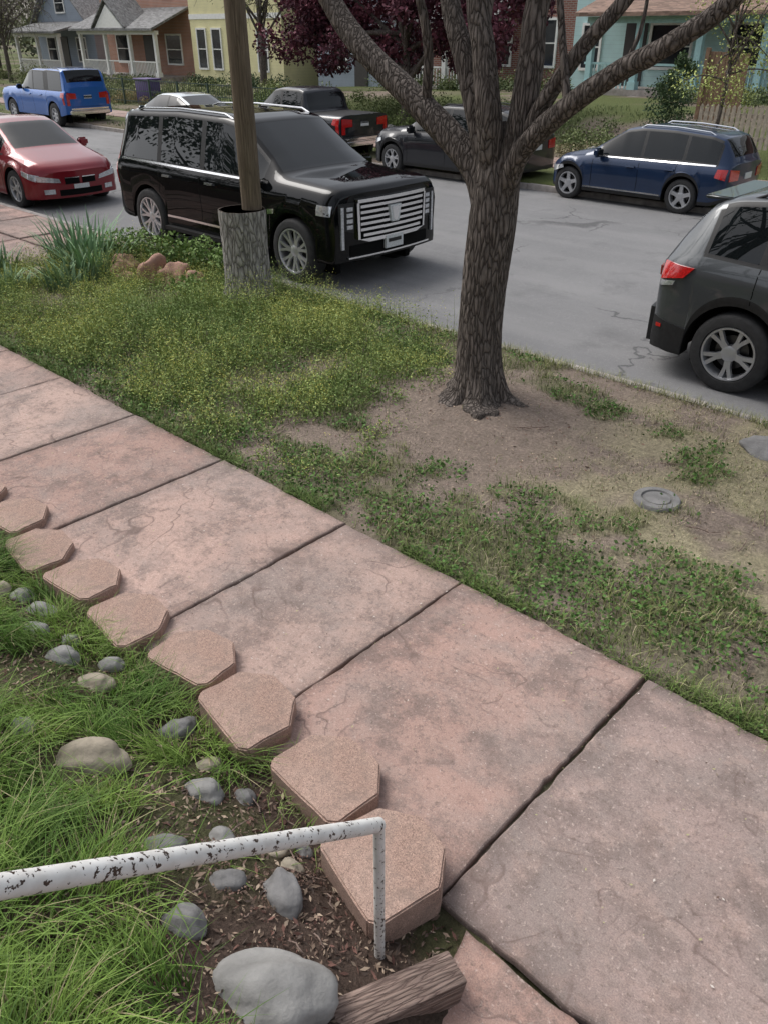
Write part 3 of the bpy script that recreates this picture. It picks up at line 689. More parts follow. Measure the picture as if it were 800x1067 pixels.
# ------------------------------------------------------------------ vehicles
def I_(tab,x,d=.05):
    X=[a for a,b in tab];Y=[b for a,b in tab]
    return sum(float(np.interp(x+k*d,X,Y)) for k in (-1,-.5,0,.5,1))/5
def make_wheel(name,R,rim,w,spokes,dbl,m,m2='void'):
    bm=bmesh.new();ms=['rubber',m,m2,'dalloy'];N=48
    def lathe(prof,mi,closed=False):
        rings=[]
        for r,y in prof: rings.append([bm.verts.new((r*math.cos(2*math.pi*j/N),y,r*math.sin(2*math.pi*j/N))) for j in range(N)])
        for k in range(len(rings)-1):
            for j in range(N):
                f=bm.faces.new([rings[k][j],rings[k][(j+1)%N],rings[k+1][(j+1)%N],rings[k+1][j]]);f.material_index=mi;f.smooth=True
        return rings
    h=w/2
    lathe([(rim,h*.8),(rim+.01,h),(R*.90,h),(R*.97,h*.88),(R,h*.6),(R,-h*.6),(R*.97,-h*.88),(R*.90,-h),(rim+.01,-h),(rim,-h*.8),(rim-.004,-h*.75)],0)
    lathe([(rim+.002,-h*.86),(rim-.004,-h*.97),(rim-.020,-h*.97),(rim-.026,-h*.8),(rim-.028,-h*.2),(rim-.035,h*.5)],1)
    r=lathe([(rim-.03,h*.1),(.02,h*.1)],2);f=bm.faces.new(r[-1]);f.material_index=2
    lathe([(rim*.62,-h*.05),(rim*.62,-h*.15),(rim*.2,-h*.15)],3)
    r=lathe([(.075,-h*.2),(.072,-h*.72),(.05,-h*.8)],1);f=bm.faces.new(r[-1]);f.material_index=1
    for s in range(spokes):
        a=2*math.pi*s/spokes+.3
        for off in ((-.10,.10) if dbl else (0,)):
            da=off*1.0
            for (w0,w1) in ((.022 if dbl else .036,.016 if dbl else .030),):
                pts=[]
                for rr,ww,yy,ang in ((.05,w0*1.2,-h*.72,a+da*.5),(rim*.5,w1,-h*.80,a+da*1.1),(rim-.012,w1*1.15,-h*.88,a+da*2.0)):
                    c=Vector((rr*math.cos(ang),0,rr*math.sin(ang)));t=Vector((-math.sin(ang),0,math.cos(ang)))
                    pts.append((c+t*ww+Vector((0,yy,0)),c-t*ww+Vector((0,yy,0)),c+t*ww*1.2+Vector((0,yy+.03,0)),c-t*ww*1.2+Vector((0,yy+.03,0))))
                vs=[[bm.verts.new(q) for q in p] for p in pts]
                for k in range(2):
                    A,B=vs[k],vs[k+1]
                    for q in ((A[0],A[1],B[1],B[0]),(A[2],A[0],B[0],B[2]),(A[1],A[3],B[3],B[1])):
                        f=bm.faces.new(q);f.material_index=1
    bmesh.ops.recalc_face_normals(bm,faces=bm.faces)
    me=bpy.data.meshes.new(name);bm.to_mesh(me);bm.free()
    for q in ms: me.materials.append(M[q])
    me.set_sharp_from_angle(angle=math.radians(45));return me
def car(name,loc,rz,S):
    e=empty(name,loc,rz);L0,L1,W=S['L0'],S['L1'],S['W'];xr,xf=S['wx'];R=S['R'];Ra=S.get('Ra',R+.07)
    bf,br=S.get('bf',.12),S.get('br',.08);cth=S.get('cth',.05)
    MI=[S['paint'],S.get('clad',S['paint']),'cglass','blk','void',S.get('trim','blk'),'lamp','tail','chrome','plate','amber']
    def zb(x):
        z=I_(S['sill'],x,.03)
        for c in (xr,xf):
            if abs(x-c)<Ra: z=max(z,R+math.sqrt(max(Ra*Ra-(x-c)**2,0))*1.0)
        return z
    def sec(x):
        e1=L1-x;e0=x-L0;pf=S.get('pf',.14);pr_=S.get('pr',.10);rf=S.get('rf',.45);rr=S.get('rr',.3);k=1.
        if e1<rf: k*=1-pf*(1-math.sqrt(max(0,1-((rf-e1)/rf)**2)))
        if e0<rr: k*=1-pr_*(1-math.sqrt(max(0,1-((rr-e0)/rr)**2)))
        w=W*k;b=zb(x);s=I_(S['belt'],x);t=max(I_(S['top'],x,.035),s+.02);d=t-s
        cab=min(1,max(0,(d-.05)/.25));wr=I_(S['wr'],x)*W if 'wr' in S else .68*W
        y7=w-.085;y9=(w-S.get('hc',.20))*(1-cab)+wr*cab;y8=y9+.03
        zl=b+cth
        flare=.0
        for c in (xr,xf):
            q=abs(x-c)/(Ra*1.6)
            if q<1: flare=max(flare,.018*(1-q*q))
        return [(w-.16,b+.01),(w-.012+flare,b),(w+flare,zl),(w+flare*.8-.012,b+(s-b)*.38 if b+(s-b)*.38>zl+.01 else zl+.01),(w+.008,max(s-.17,zl+.02)),(w-.028,max(s-.05,zl+.03)),(w-.07,s),(y7,s+min(.03,.3*d)),
                (y8,s+max(.6*d,d-S.get('hd',.08))),(y9,t-min(.042,.25*d)),(y9-.06,t-min(.014,.1*d)),(y9*.5,t-min(.003,.03*d)),(0,t)]
    def deform(p):
        x,y,z=p
        q=max(0,min(1,(x-(L1-.55))/.55));x-=bf*(y/W)**2*q*q
        q=max(0,min(1,((L0+.45)-x)/.45));x+=br*(y/W)**2*q*q
        return Vector((x,y,z))
    xs_=set(np.linspace(L0,L1,70).tolist())
    for c in (xr,xf):
        for a in np.linspace(0,math.pi,17): xs_.add(c+Ra*math.cos(a))
        xs_.add(c+Ra+.004);xs_.add(c-Ra-.004)
    for a,b in S['glass']: xs_.add(a);xs_.add(b)
    for k in ('ws','rw'):
        for q in S.get(k,()): xs_.add(q)
    for q in (.01,.03,.06,.1,.16): xs_.add(L1-q);xs_.add(L0+q)
    xs_=sorted(xs_);xx=[xs_[0]]
    for q in xs_[1:]:
        if q-xx[-1]>.0035: xx.append(q)
    xx[-1]=L1
    bm=bmesh.new();rows=[]
    for x in xx:
        s=sec(x);full=[(-y,z) for y,z in s]+[(y,z) for y,z in s[:-1][::-1]]
        rows.append([bm.verts.new(deform((x,y,z))) for y,z in full])
    nr=len(rows[0]);g0,g1=S['glass'][0][0],S['glass'][-1][1]
    for i in range(len(xx)-1):
        xm=(xx[i]+xx[i+1])/2;s=sec(xm);d=s[12][1]-s[6][1]
        for j in range(nr-1):
            jj=j if j<12 else nr-2-j
            f=bm.faces.new([rows[i][j],rows[i+1][j],rows[i+1][j+1],rows[i][j+1]]);f.smooth=True;m=0
            if jj==0: m=4
            elif jj==1: m=1
            elif jj==6 and d>.2 and g0-.03<xm<g1+.12: m=5
            elif jj==7 and d>.14 and any(a<xm<b for a,b in S['glass']): m=2
            elif jj==7 and d>.2 and g0-.04<xm<g1: m=3
            elif jj==8 and d>.2 and g0<xm<g1 and S.get('trim')!='chrome': m=3
            elif jj>=10 and 'ws' in S and S['ws'][0]<xm<S['ws'][1]: m=2
            elif jj>=10 and 'rw' in S and S['rw'][0]<xm<S['rw'][1]: m=2
            if jj>=8 and 'bed' in S and S['bed'][0]<xm<S['bed'][1]: m=3
            f.material_index=m
    for r,x,sg in ((rows[0],L0,-1),(rows[-1],L1,1)):
        mcol=10;g=[]
        s=sec(x)
        for j in range(12):
            y,z=s[j];g.append([r[j]]+[bm.verts.new(deform((x,-y+2*y*k/mcol,z))) for k in range(1,mcol)]+[r[nr-1-j]])
        for j in range(11):
            for k in range(mcol):
                f=bm.faces.new([g[j][k],g[j][k+1],g[j+1][k+1],g[j+1][k]]);f.material_index=1 if j<2 else 0;f.smooth=True
        f=bm.faces.new(g[11]+[r[12]])
    bmesh.ops.recalc_face_normals(bm,faces=bm.faces)
    def sidey(x,z):
        s=sec(x)
        zz=[q[1] for q in s[1:11]];yy=[q[0] for q in s[1:11]]
        return float(np.interp(z,zz,yy))
    def slab(fn,quad,nrm,th,mi,nu=8,nv=2,smooth=False):
        nrm=Vector(nrm);o=[];q=[]
        for i in range(nu+1):
            o.append([]);q.append([])
            for j in range(nv+1):
                u,v=i/nu,j/nv
                a=(1-u)*(1-v)*quad[0][0]+u*(1-v)*quad[1][0]+u*v*quad[2][0]+(1-u)*v*quad[3][0]
                b=(1-u)*(1-v)*quad[0][1]+u*(1-v)*quad[1][1]+u*v*quad[2][1]+(1-u)*v*quad[3][1]
                p=fn(a,b);o[-1].append(bm.verts.new(p+nrm*th));q[-1].append(bm.verts.new(p-nrm*.01))
        def F(v): 
            f=bm.faces.new(v);f.material_index=mi;return f
        for i in range(nu):
            for j in range(nv): F([o[i][j],o[i+1][j],o[i+1][j+1],o[i][j+1]]).smooth=True
            F([o[i][0],q[i][0],q[i+1][0],o[i+1][0]]);F([o[i][nv],o[i+1][nv],q[i+1][nv],q[i][nv]])
        for j in range(nv):
            F([o[0][j],o[0][j+1],q[0][j+1],q[0][j]]);F([o[nu][j],q[nu][j],q[nu][j+1],o[nu][j+1]])
    idx={n:i for i,n in enumerate(['paint','clad','glass','blk','void','trim','lamp','tail','chrome','plate','amber'])}
    def side(quad,th,m,nu=8,nv=2):
        for s in (-1,1): slab(lambda a,b:deform((a,s*sidey(a,b),b)),quad,(0,s,0),th,idx[m],nu,nv)
    def front(quad,th,m,nu=8,nv=1): slab(lambda a,b:deform((L1,a,b)),quad,(1,0,0),th,idx[m],nu,nv)
    def rear(quad,th,m,nu=8,nv=1): slab(lambda a,b:deform((L0,a,b)),quad,(-1,0,0),th,idx[m],nu,nv)
    def rect(a,b,c,d): return ((a,c),(b,c),(b,d),(a,d))
    def box(cx,cy,cz,sx,sy,sz,m,bev=.02,rot=0):
        r=bmesh.ops.create_cube(bm,size=1);vs=r['verts'];Mx=Matrix.Rotation(rot,3,'Z')
        for v in vs: v.co=Mx@Vector((v.co.x*sx,v.co.y*sy,v.co.z*sz))+Vector((cx,cy,cz))
        fs={f for v in vs for f in v.link_faces}
        for f in fs: f.material_index=idx[m]
        rb=bmesh.ops.bevel(bm,geom=list({ed for f in fs for ed in f.edges}),offset=bev,segments=3,affect='EDGES')
        for f in rb['faces']: f.material_index=idx[m];f.smooth=True
    for x in S['seams']:
        lo=zb(x)+.04;hi=I_(S['belt'],x)+.0
        side(rect(x-.004,x+.004,lo,hi),.0016,'void',nu=1,nv=10)
    for x in S['handles']:
        z=I_(S['belt'],x)-.13;side(rect(x-.10,x+.08,z-.014,z+.014),.028,S.get('hm','paint'),nu=4,nv=1);side(rect(x-.07,x+.05,z-.03,z-.016),.002,'void',nu=2,nv=1)
    mx=S['mirror'];mz=I_(S['belt'],mx)+.07
    for s in (-1,1):
        box(mx,s*(W+.06),mz,.12,.21,.16,'paint',.04);box(mx-.055,s*(W+.065),mz,.02,.17,.12,'glass',.008);box(mx+.0,s*(W-.06),mz-.06,.06,.14,.04,'blk',.012)
    for a,b in ((L0+.25,xr-Ra),(xr+Ra,xf-Ra),(xf+Ra,L1-.25)):
        if b>a: box((a+b)/2,0,S['sill'][0][1]+.12,b-a,W*1.7,.2,'void',.01)
    box((L0+L1)/2,0,R+.28,(L1-L0)*.86,W*1.45,.3,'void',.02)
    for s in (-1,1):
        for c in (xr,xf): box(c,s*(W-.33),R+.1,Ra*2.05,.1,Ra*1.6,'void',.01)
    if S.get('rails'):
        a,b=S['rails']
        for s in (-1,1):
            pts=[];n=14
            for k in range(n+1):
                x=a+(b-a)*k/n;q=sec(x);up=.026 if 0<k<n else -.012
                pts.append(deform((x,s*(q[10][0]+.0),q[10][1]+up)))
            tube(bm,pts,[.012]*(n+1),8,idx[S.get('railm','blk')])
    if 'extra' in S: S['extra'](dict(side=side,front=front,rear=rear,rect=rect,box=box,W=W,L0=L0,L1=L1,sec=sec,deform=deform,bm=bm,idx=idx,slab=slab))
    me=bpy.data.meshes.new("body");bm.normal_update();bm.to_mesh(me);bm.free()
    for m in MI: me.materials.append(M[m])
    me.set_sharp_from_angle(angle=math.radians(38))
    o=bpy.data.objects.new("body",me);COL.objects.link(o);o.parent=e
    wm=make_wheel("wheel",R,S.get('rim',R*.68),S.get('tw',.24),S['spk'],S['dbl'],S.get('wm','alloy'))
    for i,c in enumerate((xr,xf)):
        for s in (-1,1):
            w=bpy.data.objects.new(f"wheel",wm);COL.objects.link(w);w.parent=e;w.location=(c,s*(W-.115),R)
            w.rotation_euler=(0,random.uniform(0,1),0 if s<0 else math.pi)
            if s>0: w.rotation_euler=(0,0,math.pi)
    return e
GZ=-.125
def ex_suv(c):
    f,s=c['front'],c['rect']
    f(s(-.60,.60,.60,1.03),.012,'void',nu=10)
    for k in range(6):
        z=.64+k*.068;wd=.575 if k>0 else .53
        f(s(-wd,wd,z-.014,z+.019),.04,'chrome',nu=12)
    f(s(-.62,.62,1.03,1.07),.045,'chrome',nu=12)
    for sg in (-1,1): f(((sg*.585,.60),(sg*.62,.60),(sg*.635,1.03),(sg*.60,1.03)),.045,'chrome',nu=1)
    f(((-.45,.555),(.45,.555),(.60,.60),(-.60,.60)),.045,'chrome',nu=10)
    f(((-.065,.75),(.065,.75),(.105,.95),(-.105,.95)),.06,'plate',nu=2);f(((-.035,.77),(.035,.77),(.065,.93),(-.065,.93)),.066,'chrome',nu=2)
    for sg in (-1,1):
        f(((sg*.66,.68),(sg*.88,.74),(sg*.89,1.04),(sg*.65,1.04)),.012,'blk',nu=3)
        for z in (.76,.83,.90,.97): f(s(min(sg*.68,sg*.77),max(sg*.68,sg*.77),z-.025,z+.022),.02,'lamp',nu=2)
        f(s(min(sg*.82,sg*.86),max(sg*.82,sg*.86),.50,1.0),.025,'lamp',nu=1)
    f(s(-.72,.72,.40,.53),.012,'void',nu=10);f(s(-.76,.76,.375,.395),.03,'chrome',nu=10)
    f(s(-.16,.16,.43,.585),.05,'plate',nu=2);f(s(-.12,.12,.50,.545),.053,'trim',nu=2)
    c['side'](c['rect'](2.12,2.40,.90,1.02),.006,'lamp',nu=4)
    c['side'](((-1.15,.47),(1.14,.47),(1.14,.50),(-1.15,.50)),.014,'chrome',nu=20,nv=1)
    c['side'](((-2.34,1.165),(1.05,1.15),(1.05,1.175),(-2.34,1.19)),.012,'chrome',nu=24,nv=1)
    c['side'](((-1.15,.30),(1.12,.30),(1.12,.35),(-1.15,.35)),.09,'blk',nu=20,nv=1)
    c['side'](((1.17,.80),(1.30,.82),(1.30,.88),(1.17,.86)),.012,'chrome',nu=2,nv=1)
    c['side'](((-2.56,.8),(-2.48,.8),(-2.48,1.55),(-2.50,1.55)),.006,'tail',nu=2,nv=8)
car("parked_suv",(-9.66,7.87,GZ),0,dict(L0=-2.62,L1=2.44,W=1.0,wx=(-1.64,1.64),R=.40,Ra=.465,rim=.285,paint='p_black',trim='blk',
  top=[(-2.62,1.22),(-2.56,1.45),(-2.46,1.72),(-2.3,1.83),(-1.0,1.885),(.1,1.87),(.42,1.82),(1.28,1.28),(1.4,1.26),(2.15,1.225),(2.38,1.19),(2.44,1.13)],
  belt=[(-2.62,1.17),(.9,1.16),(1.3,1.15),(2.25,1.12),(2.44,1.06)],wr=[(-2.6,.70),(-2,.74),(0,.75),(.6,.72),(1.3,.78)],hc=.15,
  sill=[(-2.62,.40),(-2.3,.34),(2.0,.33),(2.44,.34)],glass=[(-2.32,-1.42),(-1.32,-.36),(-.26,1.02)],ws=(.47,1.25),rw=(-2.60,-2.40),
  seams=(-1.30,-.31,1.10),handles=(-1.08,-.05),mirror=.95,rails=(-2.1,.2),railm='chrome',spk=7,dbl=True,wm='wchrome',hm='chrome',bf=.10,rf=.22,pf=.07,tw=.28,hd=.09,cth=.06,extra=ex_suv))
def ex_rav(c):
    s=c['rect'];r=c['rear']
    c['side'](((-2.16,.90),(-1.84,.95),(-1.76,1.04),(-2.15,1.05)),.02,'tail',nu=6)
    c['side'](((-2.17,.84),(-1.95,.87),(-1.93,.91),(-2.16,.89)),.012,'lamp',nu=4)
    for sg in (-1,1): r(((sg*.35,.92),(sg*.80,.90),(sg*.82,.99),(sg*.35,.98)),.02,'tail',nu=5)
    r(s(-.80,.80,.28,.60),.05,'clad',nu=10);r(s(-.60,.60,.24,.30),.055,'trim',nu=6);r(s(-.16,.16,.66,.78),.012,'plate',nu=2)
    c['side'](((-2.17,.27),(-1.75,.27),(-1.73,.50),(-2.17,.56)),.012,'clad',nu=5)
    c['side'](((-.80,.30),(.84,.30),(.84,.42),(-.80,.42)),.02,'clad',nu=12,nv=1)
    c['side'](((-2.10,.47),(-2.02,.47),(-2.02,.50),(-2.10,.50)),.02,'tail',nu=2)
    c['box'](-1.82,0,1.575,.26,1.10,.03,'paint',.01);c['box'](-.9,0,1.715,.14,.05,.06,'blk',.02)
    f=c['front'];f(s(-.55,.55,.5,.78),.02,'void');f(s(-.6,.6,.3,.45),.02,'blk')
    for sg in (-1,1): f(((sg*.58,.72),(sg*.84,.74),(sg*.84,.82),(sg*.58,.80)),.02,'lamp',nu=3)
car("parked_suv",(-1.08,7.97,GZ),0,dict(L0=-2.2,L1=2.2,W=.94,wx=(-1.31,1.31),R=.36,Ra=.43,rim=.245,paint='p_grey',clad='blk',
  top=[(-2.2,1.04),(-2.13,1.15),(-1.95,1.40),(-1.80,1.56),(-1.6,1.62),(-1.0,1.68),(-.2,1.69),(.3,1.63),(1.12,1.14),(1.3,1.10),(1.95,.97),(2.2,.82)],
  belt=[(-2.2,1.01),(-1.75,1.14),(-1.2,1.11),(0,1.04),(1.1,1.0),(1.9,.90),(2.2,.76)],wr=[(-2.2,.66),(-1.6,.66),(0,.70),(.4,.68),(1.2,.78)],
  sill=[(-2.2,.30),(-1.9,.25),(1.9,.25),(2.2,.26)],glass=[(-1.70,-1.25),(-1.17,-.16),(-.08,.86)],ws=(.33,1.1),rw=(-2.10,-1.82),
  seams=(-1.22,-.12,.92),handles=(-.98,.06),mirror=.80,rails=(-1.5,.1),railm='blk',spk=5,dbl=True,cth=.085,bf=.14,br=.13,tw=.24,extra=ex_rav))
def ex_gen(c):
    W=c['W'];s=c['rect'];b0=c['sec'](c['L1'])[6][1];r0=c['sec'](c['L0'])[6][1];f=c['front'];r=c['rear']
    f(s(-W*.45,W*.45,b0-.16,b0-.03),.012,'void');f(s(-W*.6,W*.6,b0-.42,b0-.28),.012,'blk');f(s(-.13,.13,b0-.30,b0-.19),.02,'plate')
    f(s(-W*.44,W*.44,b0-.10,b0-.085),.02,'chrome')
    for sg in (-1,1):
        f(((sg*W*.48,b0-.14),(sg*W*.83,b0-.12),(sg*W*.83,b0-.01),(sg*W*.50,b0-.04)),.014,'lamp',nu=4)
        r(((sg*W*.5,r0-.22),(sg*W*.86,r0-.22),(sg*W*.86,r0-.03),(sg*W*.5,r0-.06)),.014,'tail',nu=4)
    L1,L0=c['L1'],c['L0'];c['side'](((L1-.38,b0-.04),(L1-.03,b0-.13),(L1-.03,b0-.02),(L1-.36,b0+.02)),.008,'lamp',nu=4)
    c['side'](((L0+.03,r0-.2),(L0+.26,r0-.16),(L0+.24,r0-.03),(L0+.03,r0-.03)),.008,'tail',nu=4)
    r(s(-.14,.14,r0-.22,r0-.12),.012,'plate')
def ex_wag(c):
    ex_gen(c);c['side'](((-1.70,.835),(.52,.815),(.52,.835),(-1.70,.86)),.008,'chrome',nu=20,nv=1);c['side'](((-.80,.27),(.80,.27),(.80,.295),(-.80,.295)),.02,'chrome',nu=10,nv=1)
wag=dict(L0=-2.0,L1=1.66,W=.79,wx=(-1.16,1.16),R=.295,Ra=.345,rim=.205,paint='p_navy',clad='blk',
  top=[(-2.0,.86),(-1.93,1.0),(-1.72,1.26),(-1.5,1.32),(-.8,1.37),(-.2,1.37),(.12,1.32),(.78,.93),(.9,.90),(1.4,.80),(1.66,.66)],
  belt=[(-2.0,.83),(-1.2,.86),(.7,.82),(1.4,.73),(1.66,.60)],wr=[(-2,.70),(0,.70),(.8,.78)],sill=[(-2,.28),(-1.7,.2),(1.4,.2),(1.66,.24)],
  glass=[(-1.70,-1.12),(-1.06,-.32),(-.26,.58)],ws=(.14,.76),rw=(-1.93,-1.70),seams=(-1.0,-.29,.66),handles=(-.88,-.12),mirror=.52,rails=(-1.5,-.1),railm='chrome',spk=5,dbl=False,cth=.06,tw=.2,
  bf=.16,extra=ex_wag)
car("parked_wagon",(-7.59,15.40-.03,GZ),math.pi,wag)
sv=dict(L0=-2.15,L1=1.95,W=.84,wx=(-1.25,1.25),R=.315,Ra=.375,rim=.215,paint='p_dark',clad='blk',
  top=[(-2.15,.95),(-2.05,1.15),(-1.85,1.38),(-1.6,1.44),(-.8,1.48),(-.1,1.48),(.2,1.42),(.92,1.02),(1.05,1.0),(1.7,.93),(1.95,.78)],
  belt=[(-2.15,.92),(-1.2,.94),(.9,.90),(1.6,.85),(1.95,.72)],wr=[(-2,.68),(0,.70),(1,.78)],sill=[(-2.15,.3),(-1.9,.22),(1.7,.22),(1.95,.25)],
  glass=[(-1.80,-1.25),(-1.18,-.35),(-.28,.70)],ws=(.22,.90),rw=(-2.06,-1.82),seams=(-1.1,-.31,.78),handles=(-.95,-.12),mirror=.62,rails=(-1.6,0),spk=5,dbl=True,cth=.07,tw=.22,bf=.16,extra=ex_gen)
car("parked_suv",(-12.2,15.45,GZ),math.pi,sv)
def ex_pick(c):
    W=c['W'];r=c['rear'];s=c['rect'];ex_gen(c)
    r(s(-.80*W,.80*W,.55,.60),.08,'chrome');c['box'](-2.36,0,.47,.2,1.5,.12,'chrome',.03)
    for sg in (-1,1): r(s(min(sg*W*.78,sg*W*.9),max(sg*W*.78,sg*W*.9),.68,1.02),.02,'tail',nu=1)
    r(s(-W*.74,W*.74,.64,.645),.012,'void');r(s(-.14,.14,.9,.96),.012,'blk')
    c['side'](((-2.38,.70),(-2.28,.70),(-2.28,1.0),(-2.38,1.0)),.012,'tail',nu=1)
pk=dict(L0=-2.4,L1=2.5,W=.87,wx=(-1.55,1.55),R=.34,Ra=.40,rim=.22,paint='p_dark',
  top=[(-2.4,1.10),(-1.12,1.11),(-1.08,1.14),(-.98,1.56),(-.8,1.62),(-.1,1.63),(.2,1.58),(.85,1.14),(1.0,1.11),(2.2,1.04),(2.5,.90)],
  belt=[(-2.4,1.06),(.9,1.03),(2.2,.97),(2.5,.84)],wr=[(-2.4,.88),(-1.2,.86),(-.9,.74),(.3,.72),(1,.78)],sill=[(-2.4,.42),(-2,.34),(2,.32),(2.5,.36)],
  glass=[(-.92,-.2),(-.12,.70)],ws=(.22,.84),rw=(-1.09,-.98),bed=(-2.34,-1.2),seams=(-1.15,-.16,.75),handles=(-.75,.05),mirror=.6,spk=6,dbl=False,tw=.24,pr=.03,br=.02,extra=ex_pick)
car("pickup_truck",(-17.55,15.5,GZ),math.pi,pk)
pk2=dict(pk);pk2.update(paint='p_blue',glass=[(-2.15,-1.25),(-.92,-.2),(-.12,.70)],rw=(-2.36,-2.22),R=.37,Ra=.43);pk2.pop('bed')
pk2['top']=[(-2.4,1.16),(-2.34,1.5),(-2.24,1.74),(-1.2,1.76),(-1.0,1.74),(-.1,1.74),(.2,1.68),(.85,1.24),(1.0,1.19),(2.2,1.12),(2.5,.96)];pk2['belt']=[(-2.4,1.1),(.9,1.1),(2.2,1.05),(2.5,.9)];pk2['wr']=[(-2.4,.82),(.3,.76),(1,.78)];pk2['rails']=(-2.0,.0)
car("pickup_truck",(-30.6,15.35,GZ),math.pi,pk2)
sd=dict(L0=-2.35,L1=2.2,W=.89,wx=(-1.38,1.36),R=.325,Ra=.385,rim=.225,paint='p_red',
  top=[(-2.35,.88),(-2.2,.98),(-1.75,1.02),(-1.55,1.05),(-.75,1.38),(-.3,1.42),(.15,1.41),(.4,1.35),(1.15,.97),(1.3,.94),(1.95,.80),(2.12,.73),(2.2,.64)],
  belt=[(-2.35,.84),(-1.6,.93),(0,.90),(1.1,.86),(1.9,.72),(2.2,.56)],wr=[(-2.3,.74),(-1.6,.74),(-.6,.66),(.3,.66),(1.1,.76)],sill=[(-2.35,.3),(-2,.2),(1.9,.19),(2.2,.2)],
  glass=[(-1.25,-.38),(-.30,.85)],ws=(.38,1.12),rw=(-1.55,-.8),seams=(-1.1,-.34,.9),handles=(-.95,-.1),mirror=.72,spk=5,dbl=True,tw=.22,bf=.22,rf=.6,pf=.16,hd=.06)
def ex_sed(c):
    s=c['rect'];f=c['front']
    for sg in (-1,1):
        f(s(min(sg*.03,sg*.30),max(sg*.03,sg*.30),.43,.54),.01,'void',nu=3);f(s(min(sg*.03,sg*.30),max(sg*.03,sg*.30),.53,.545),.016,'chrome',nu=3)
        f(((sg*.38,.46),(sg*.76,.50),(sg*.78,.60),(sg*.40,.53)),.012,'lamp',nu=5)
        f(s(min(sg*.50,sg*.68),max(sg*.50,sg*.68),.28,.36),.012,'lamp',nu=3)
    f(s(-.42,.42,.24,.34),.012,'void');f(s(-.15,.15,.345,.42),.015,'plate')
    c['side'](((1.75,.60),(2.17,.50),(2.17,.60),(1.72,.67)),.008,'lamp',nu=6)
sd['extra']=ex_sed
car("parked_sedan",(-17.05,7.66,GZ),0,sd)
sd2=dict(sd);sd2.update(paint='p_silver');sd2['top']=[(a,b*.9) for a,b in sd['top']];sd2['belt']=[(a,b*.9) for a,b in sd['belt']];sd2['extra']=ex_gen
car("parked_sedan",(-22.8,15.45,GZ),math.pi,sd2)
# ------------------------------------------------------------------ houses
def window(K,xc,w,z0,z1,y,tm='white',mull=True,s=1):
    def B(p,x0,x1,a,b,z0,z1,m): K.box(p,x0,x1,min(y+a*s,y+b*s),max(y+a*s,y+b*s),z0,z1,m)
    B("windows",xc-w/2,xc+w/2,-.02,.05,z0,z1,'glass');t=.09
    B("window_frames",xc-w/2-t,xc-w/2,-.06,.04,z0-t,z1+t,tm);B("window_frames",xc+w/2,xc+w/2+t,-.06,.04,z0-t,z1+t,tm)
    B("window_frames",xc-w/2,xc+w/2,-.062,.04,z1,z1+t,tm);B("window_frames",xc-w/2,xc+w/2,-.09,.04,z0-t,z0,tm)
    if mull: B("window_frames",xc-w/2,xc+w/2,-.04,.03,(z0+z1)/2-.025,(z0+z1)/2+.025,tm)
def gable(K,x0,x1,y0,y1,z,h,m,wall,ov=.45,front=True):
    xm=(x0+x1)/2;t=(0,0,.14)
    k=h/((x1-x0)/2)
    for sx,a in ((1,x0-ov),(-1,x1+ov)):
        K.poly("roof",[(a,y0-ov,z-k*ov),(xm,y0-ov,z+h),(xm,y1+ov,z+h),(a,y1+ov,z-k*ov)],m,t)
    for y in (y0+.002,y1-.002): K.poly("walls",[(x0,y,z),(x1,y,z),(xm,y,z+h-.02)],wall)
def hip(K,x0,x1,y0,y1,z,h,m,ov=.4):
    a,b,c,d=(x0-ov,y0-ov,z),(x1+ov,y0-ov,z),(x1+ov,y1+ov,z),(x0-ov,y1+ov,z);q=min(x1-x0,y1-y0)/2
    r1,r2=((x0+q,(y0+y1)/2,z+h),(x1-q,(y0+y1)/2,z+h)) if x1-x0>y1-y0 else (((x0+x1)/2,y0+q,z+h),((x0+x1)/2,y1-q,z+h))
    if x1-x0>y1-y0: F=[[a,b,r2,r1],[c,d,r1,r2],[b,c,r2],[d,a,r1]]
    else: F=[[a,b,r1],[b,c,r2,r1],[c,d,r2],[d,a,r1,r2]]
    for f in F: K.poly("roof",f,m)
    K.box("eaves",x0-ov,x1+ov,y0-ov,y1+ov,z-.16,z-.004,'white')
def porch(K,x0,x1,y0,y1,z0,z1,colx,rm,tm='white',h=.8,steps=None,rail=True):
    K.box("porch",x0,x1,y0,y1-.01,z0-1.0,z0,'concrete')
    for c in colx:
        K.box("porch_columns",c-.10,c+.10,y0+.08,y0+.28,z0+.004,z1-.2,tm);K.box("porch_columns",c-.15,c+.15,y0+.03,y0+.33,z0+.003,z0+.25,tm)
    K.box("porch_beam",x0,x1,y0+.05,y0+.32,z1-.2,z1,tm)
    K.poly("porch_roof",[(x0-.3,y0-.35,z1),(x1+.3,y0-.35,z1),(x1+.3,y1-.01,z1+h),(x0-.3,y1-.01,z1+h)],rm,(0,0,.12))
    if rail:
        K.box("porch_railing",x0,x1,y0+.14,y0+.20,z0+.75,z0+.82,tm)
        x=x0+.1
        while x<x1: 
            if not(steps and steps-.8<x<steps+.8): K.box("porch_railing",x-.02,x+.02,y0+.15,y0+.19,z0+.02,z0+.75,tm)
            x+=.16
    if steps:
        for k in range(5): K.box("steps",steps-.7,steps+.7,y0-.3*(k+1),y0-.3*k-.003,z0-1.2,z0-.18*(k+1),'concrete')
K=Kit("teal_house",(-14.5,34,.5))
K.box("walls",-19.0,-10.4,31,40,-.2,6.5,'teal');gable(K,-19.0,-10.4,31,40,6.5,3.2,'roofbrown','teal')
porch(K,-17.2,-10.6,28.8,31,.95,3.15,(-17.0,-15.2,-13.0,-10.9),'roofbrown','tealtrim',.75,steps=-14.4)
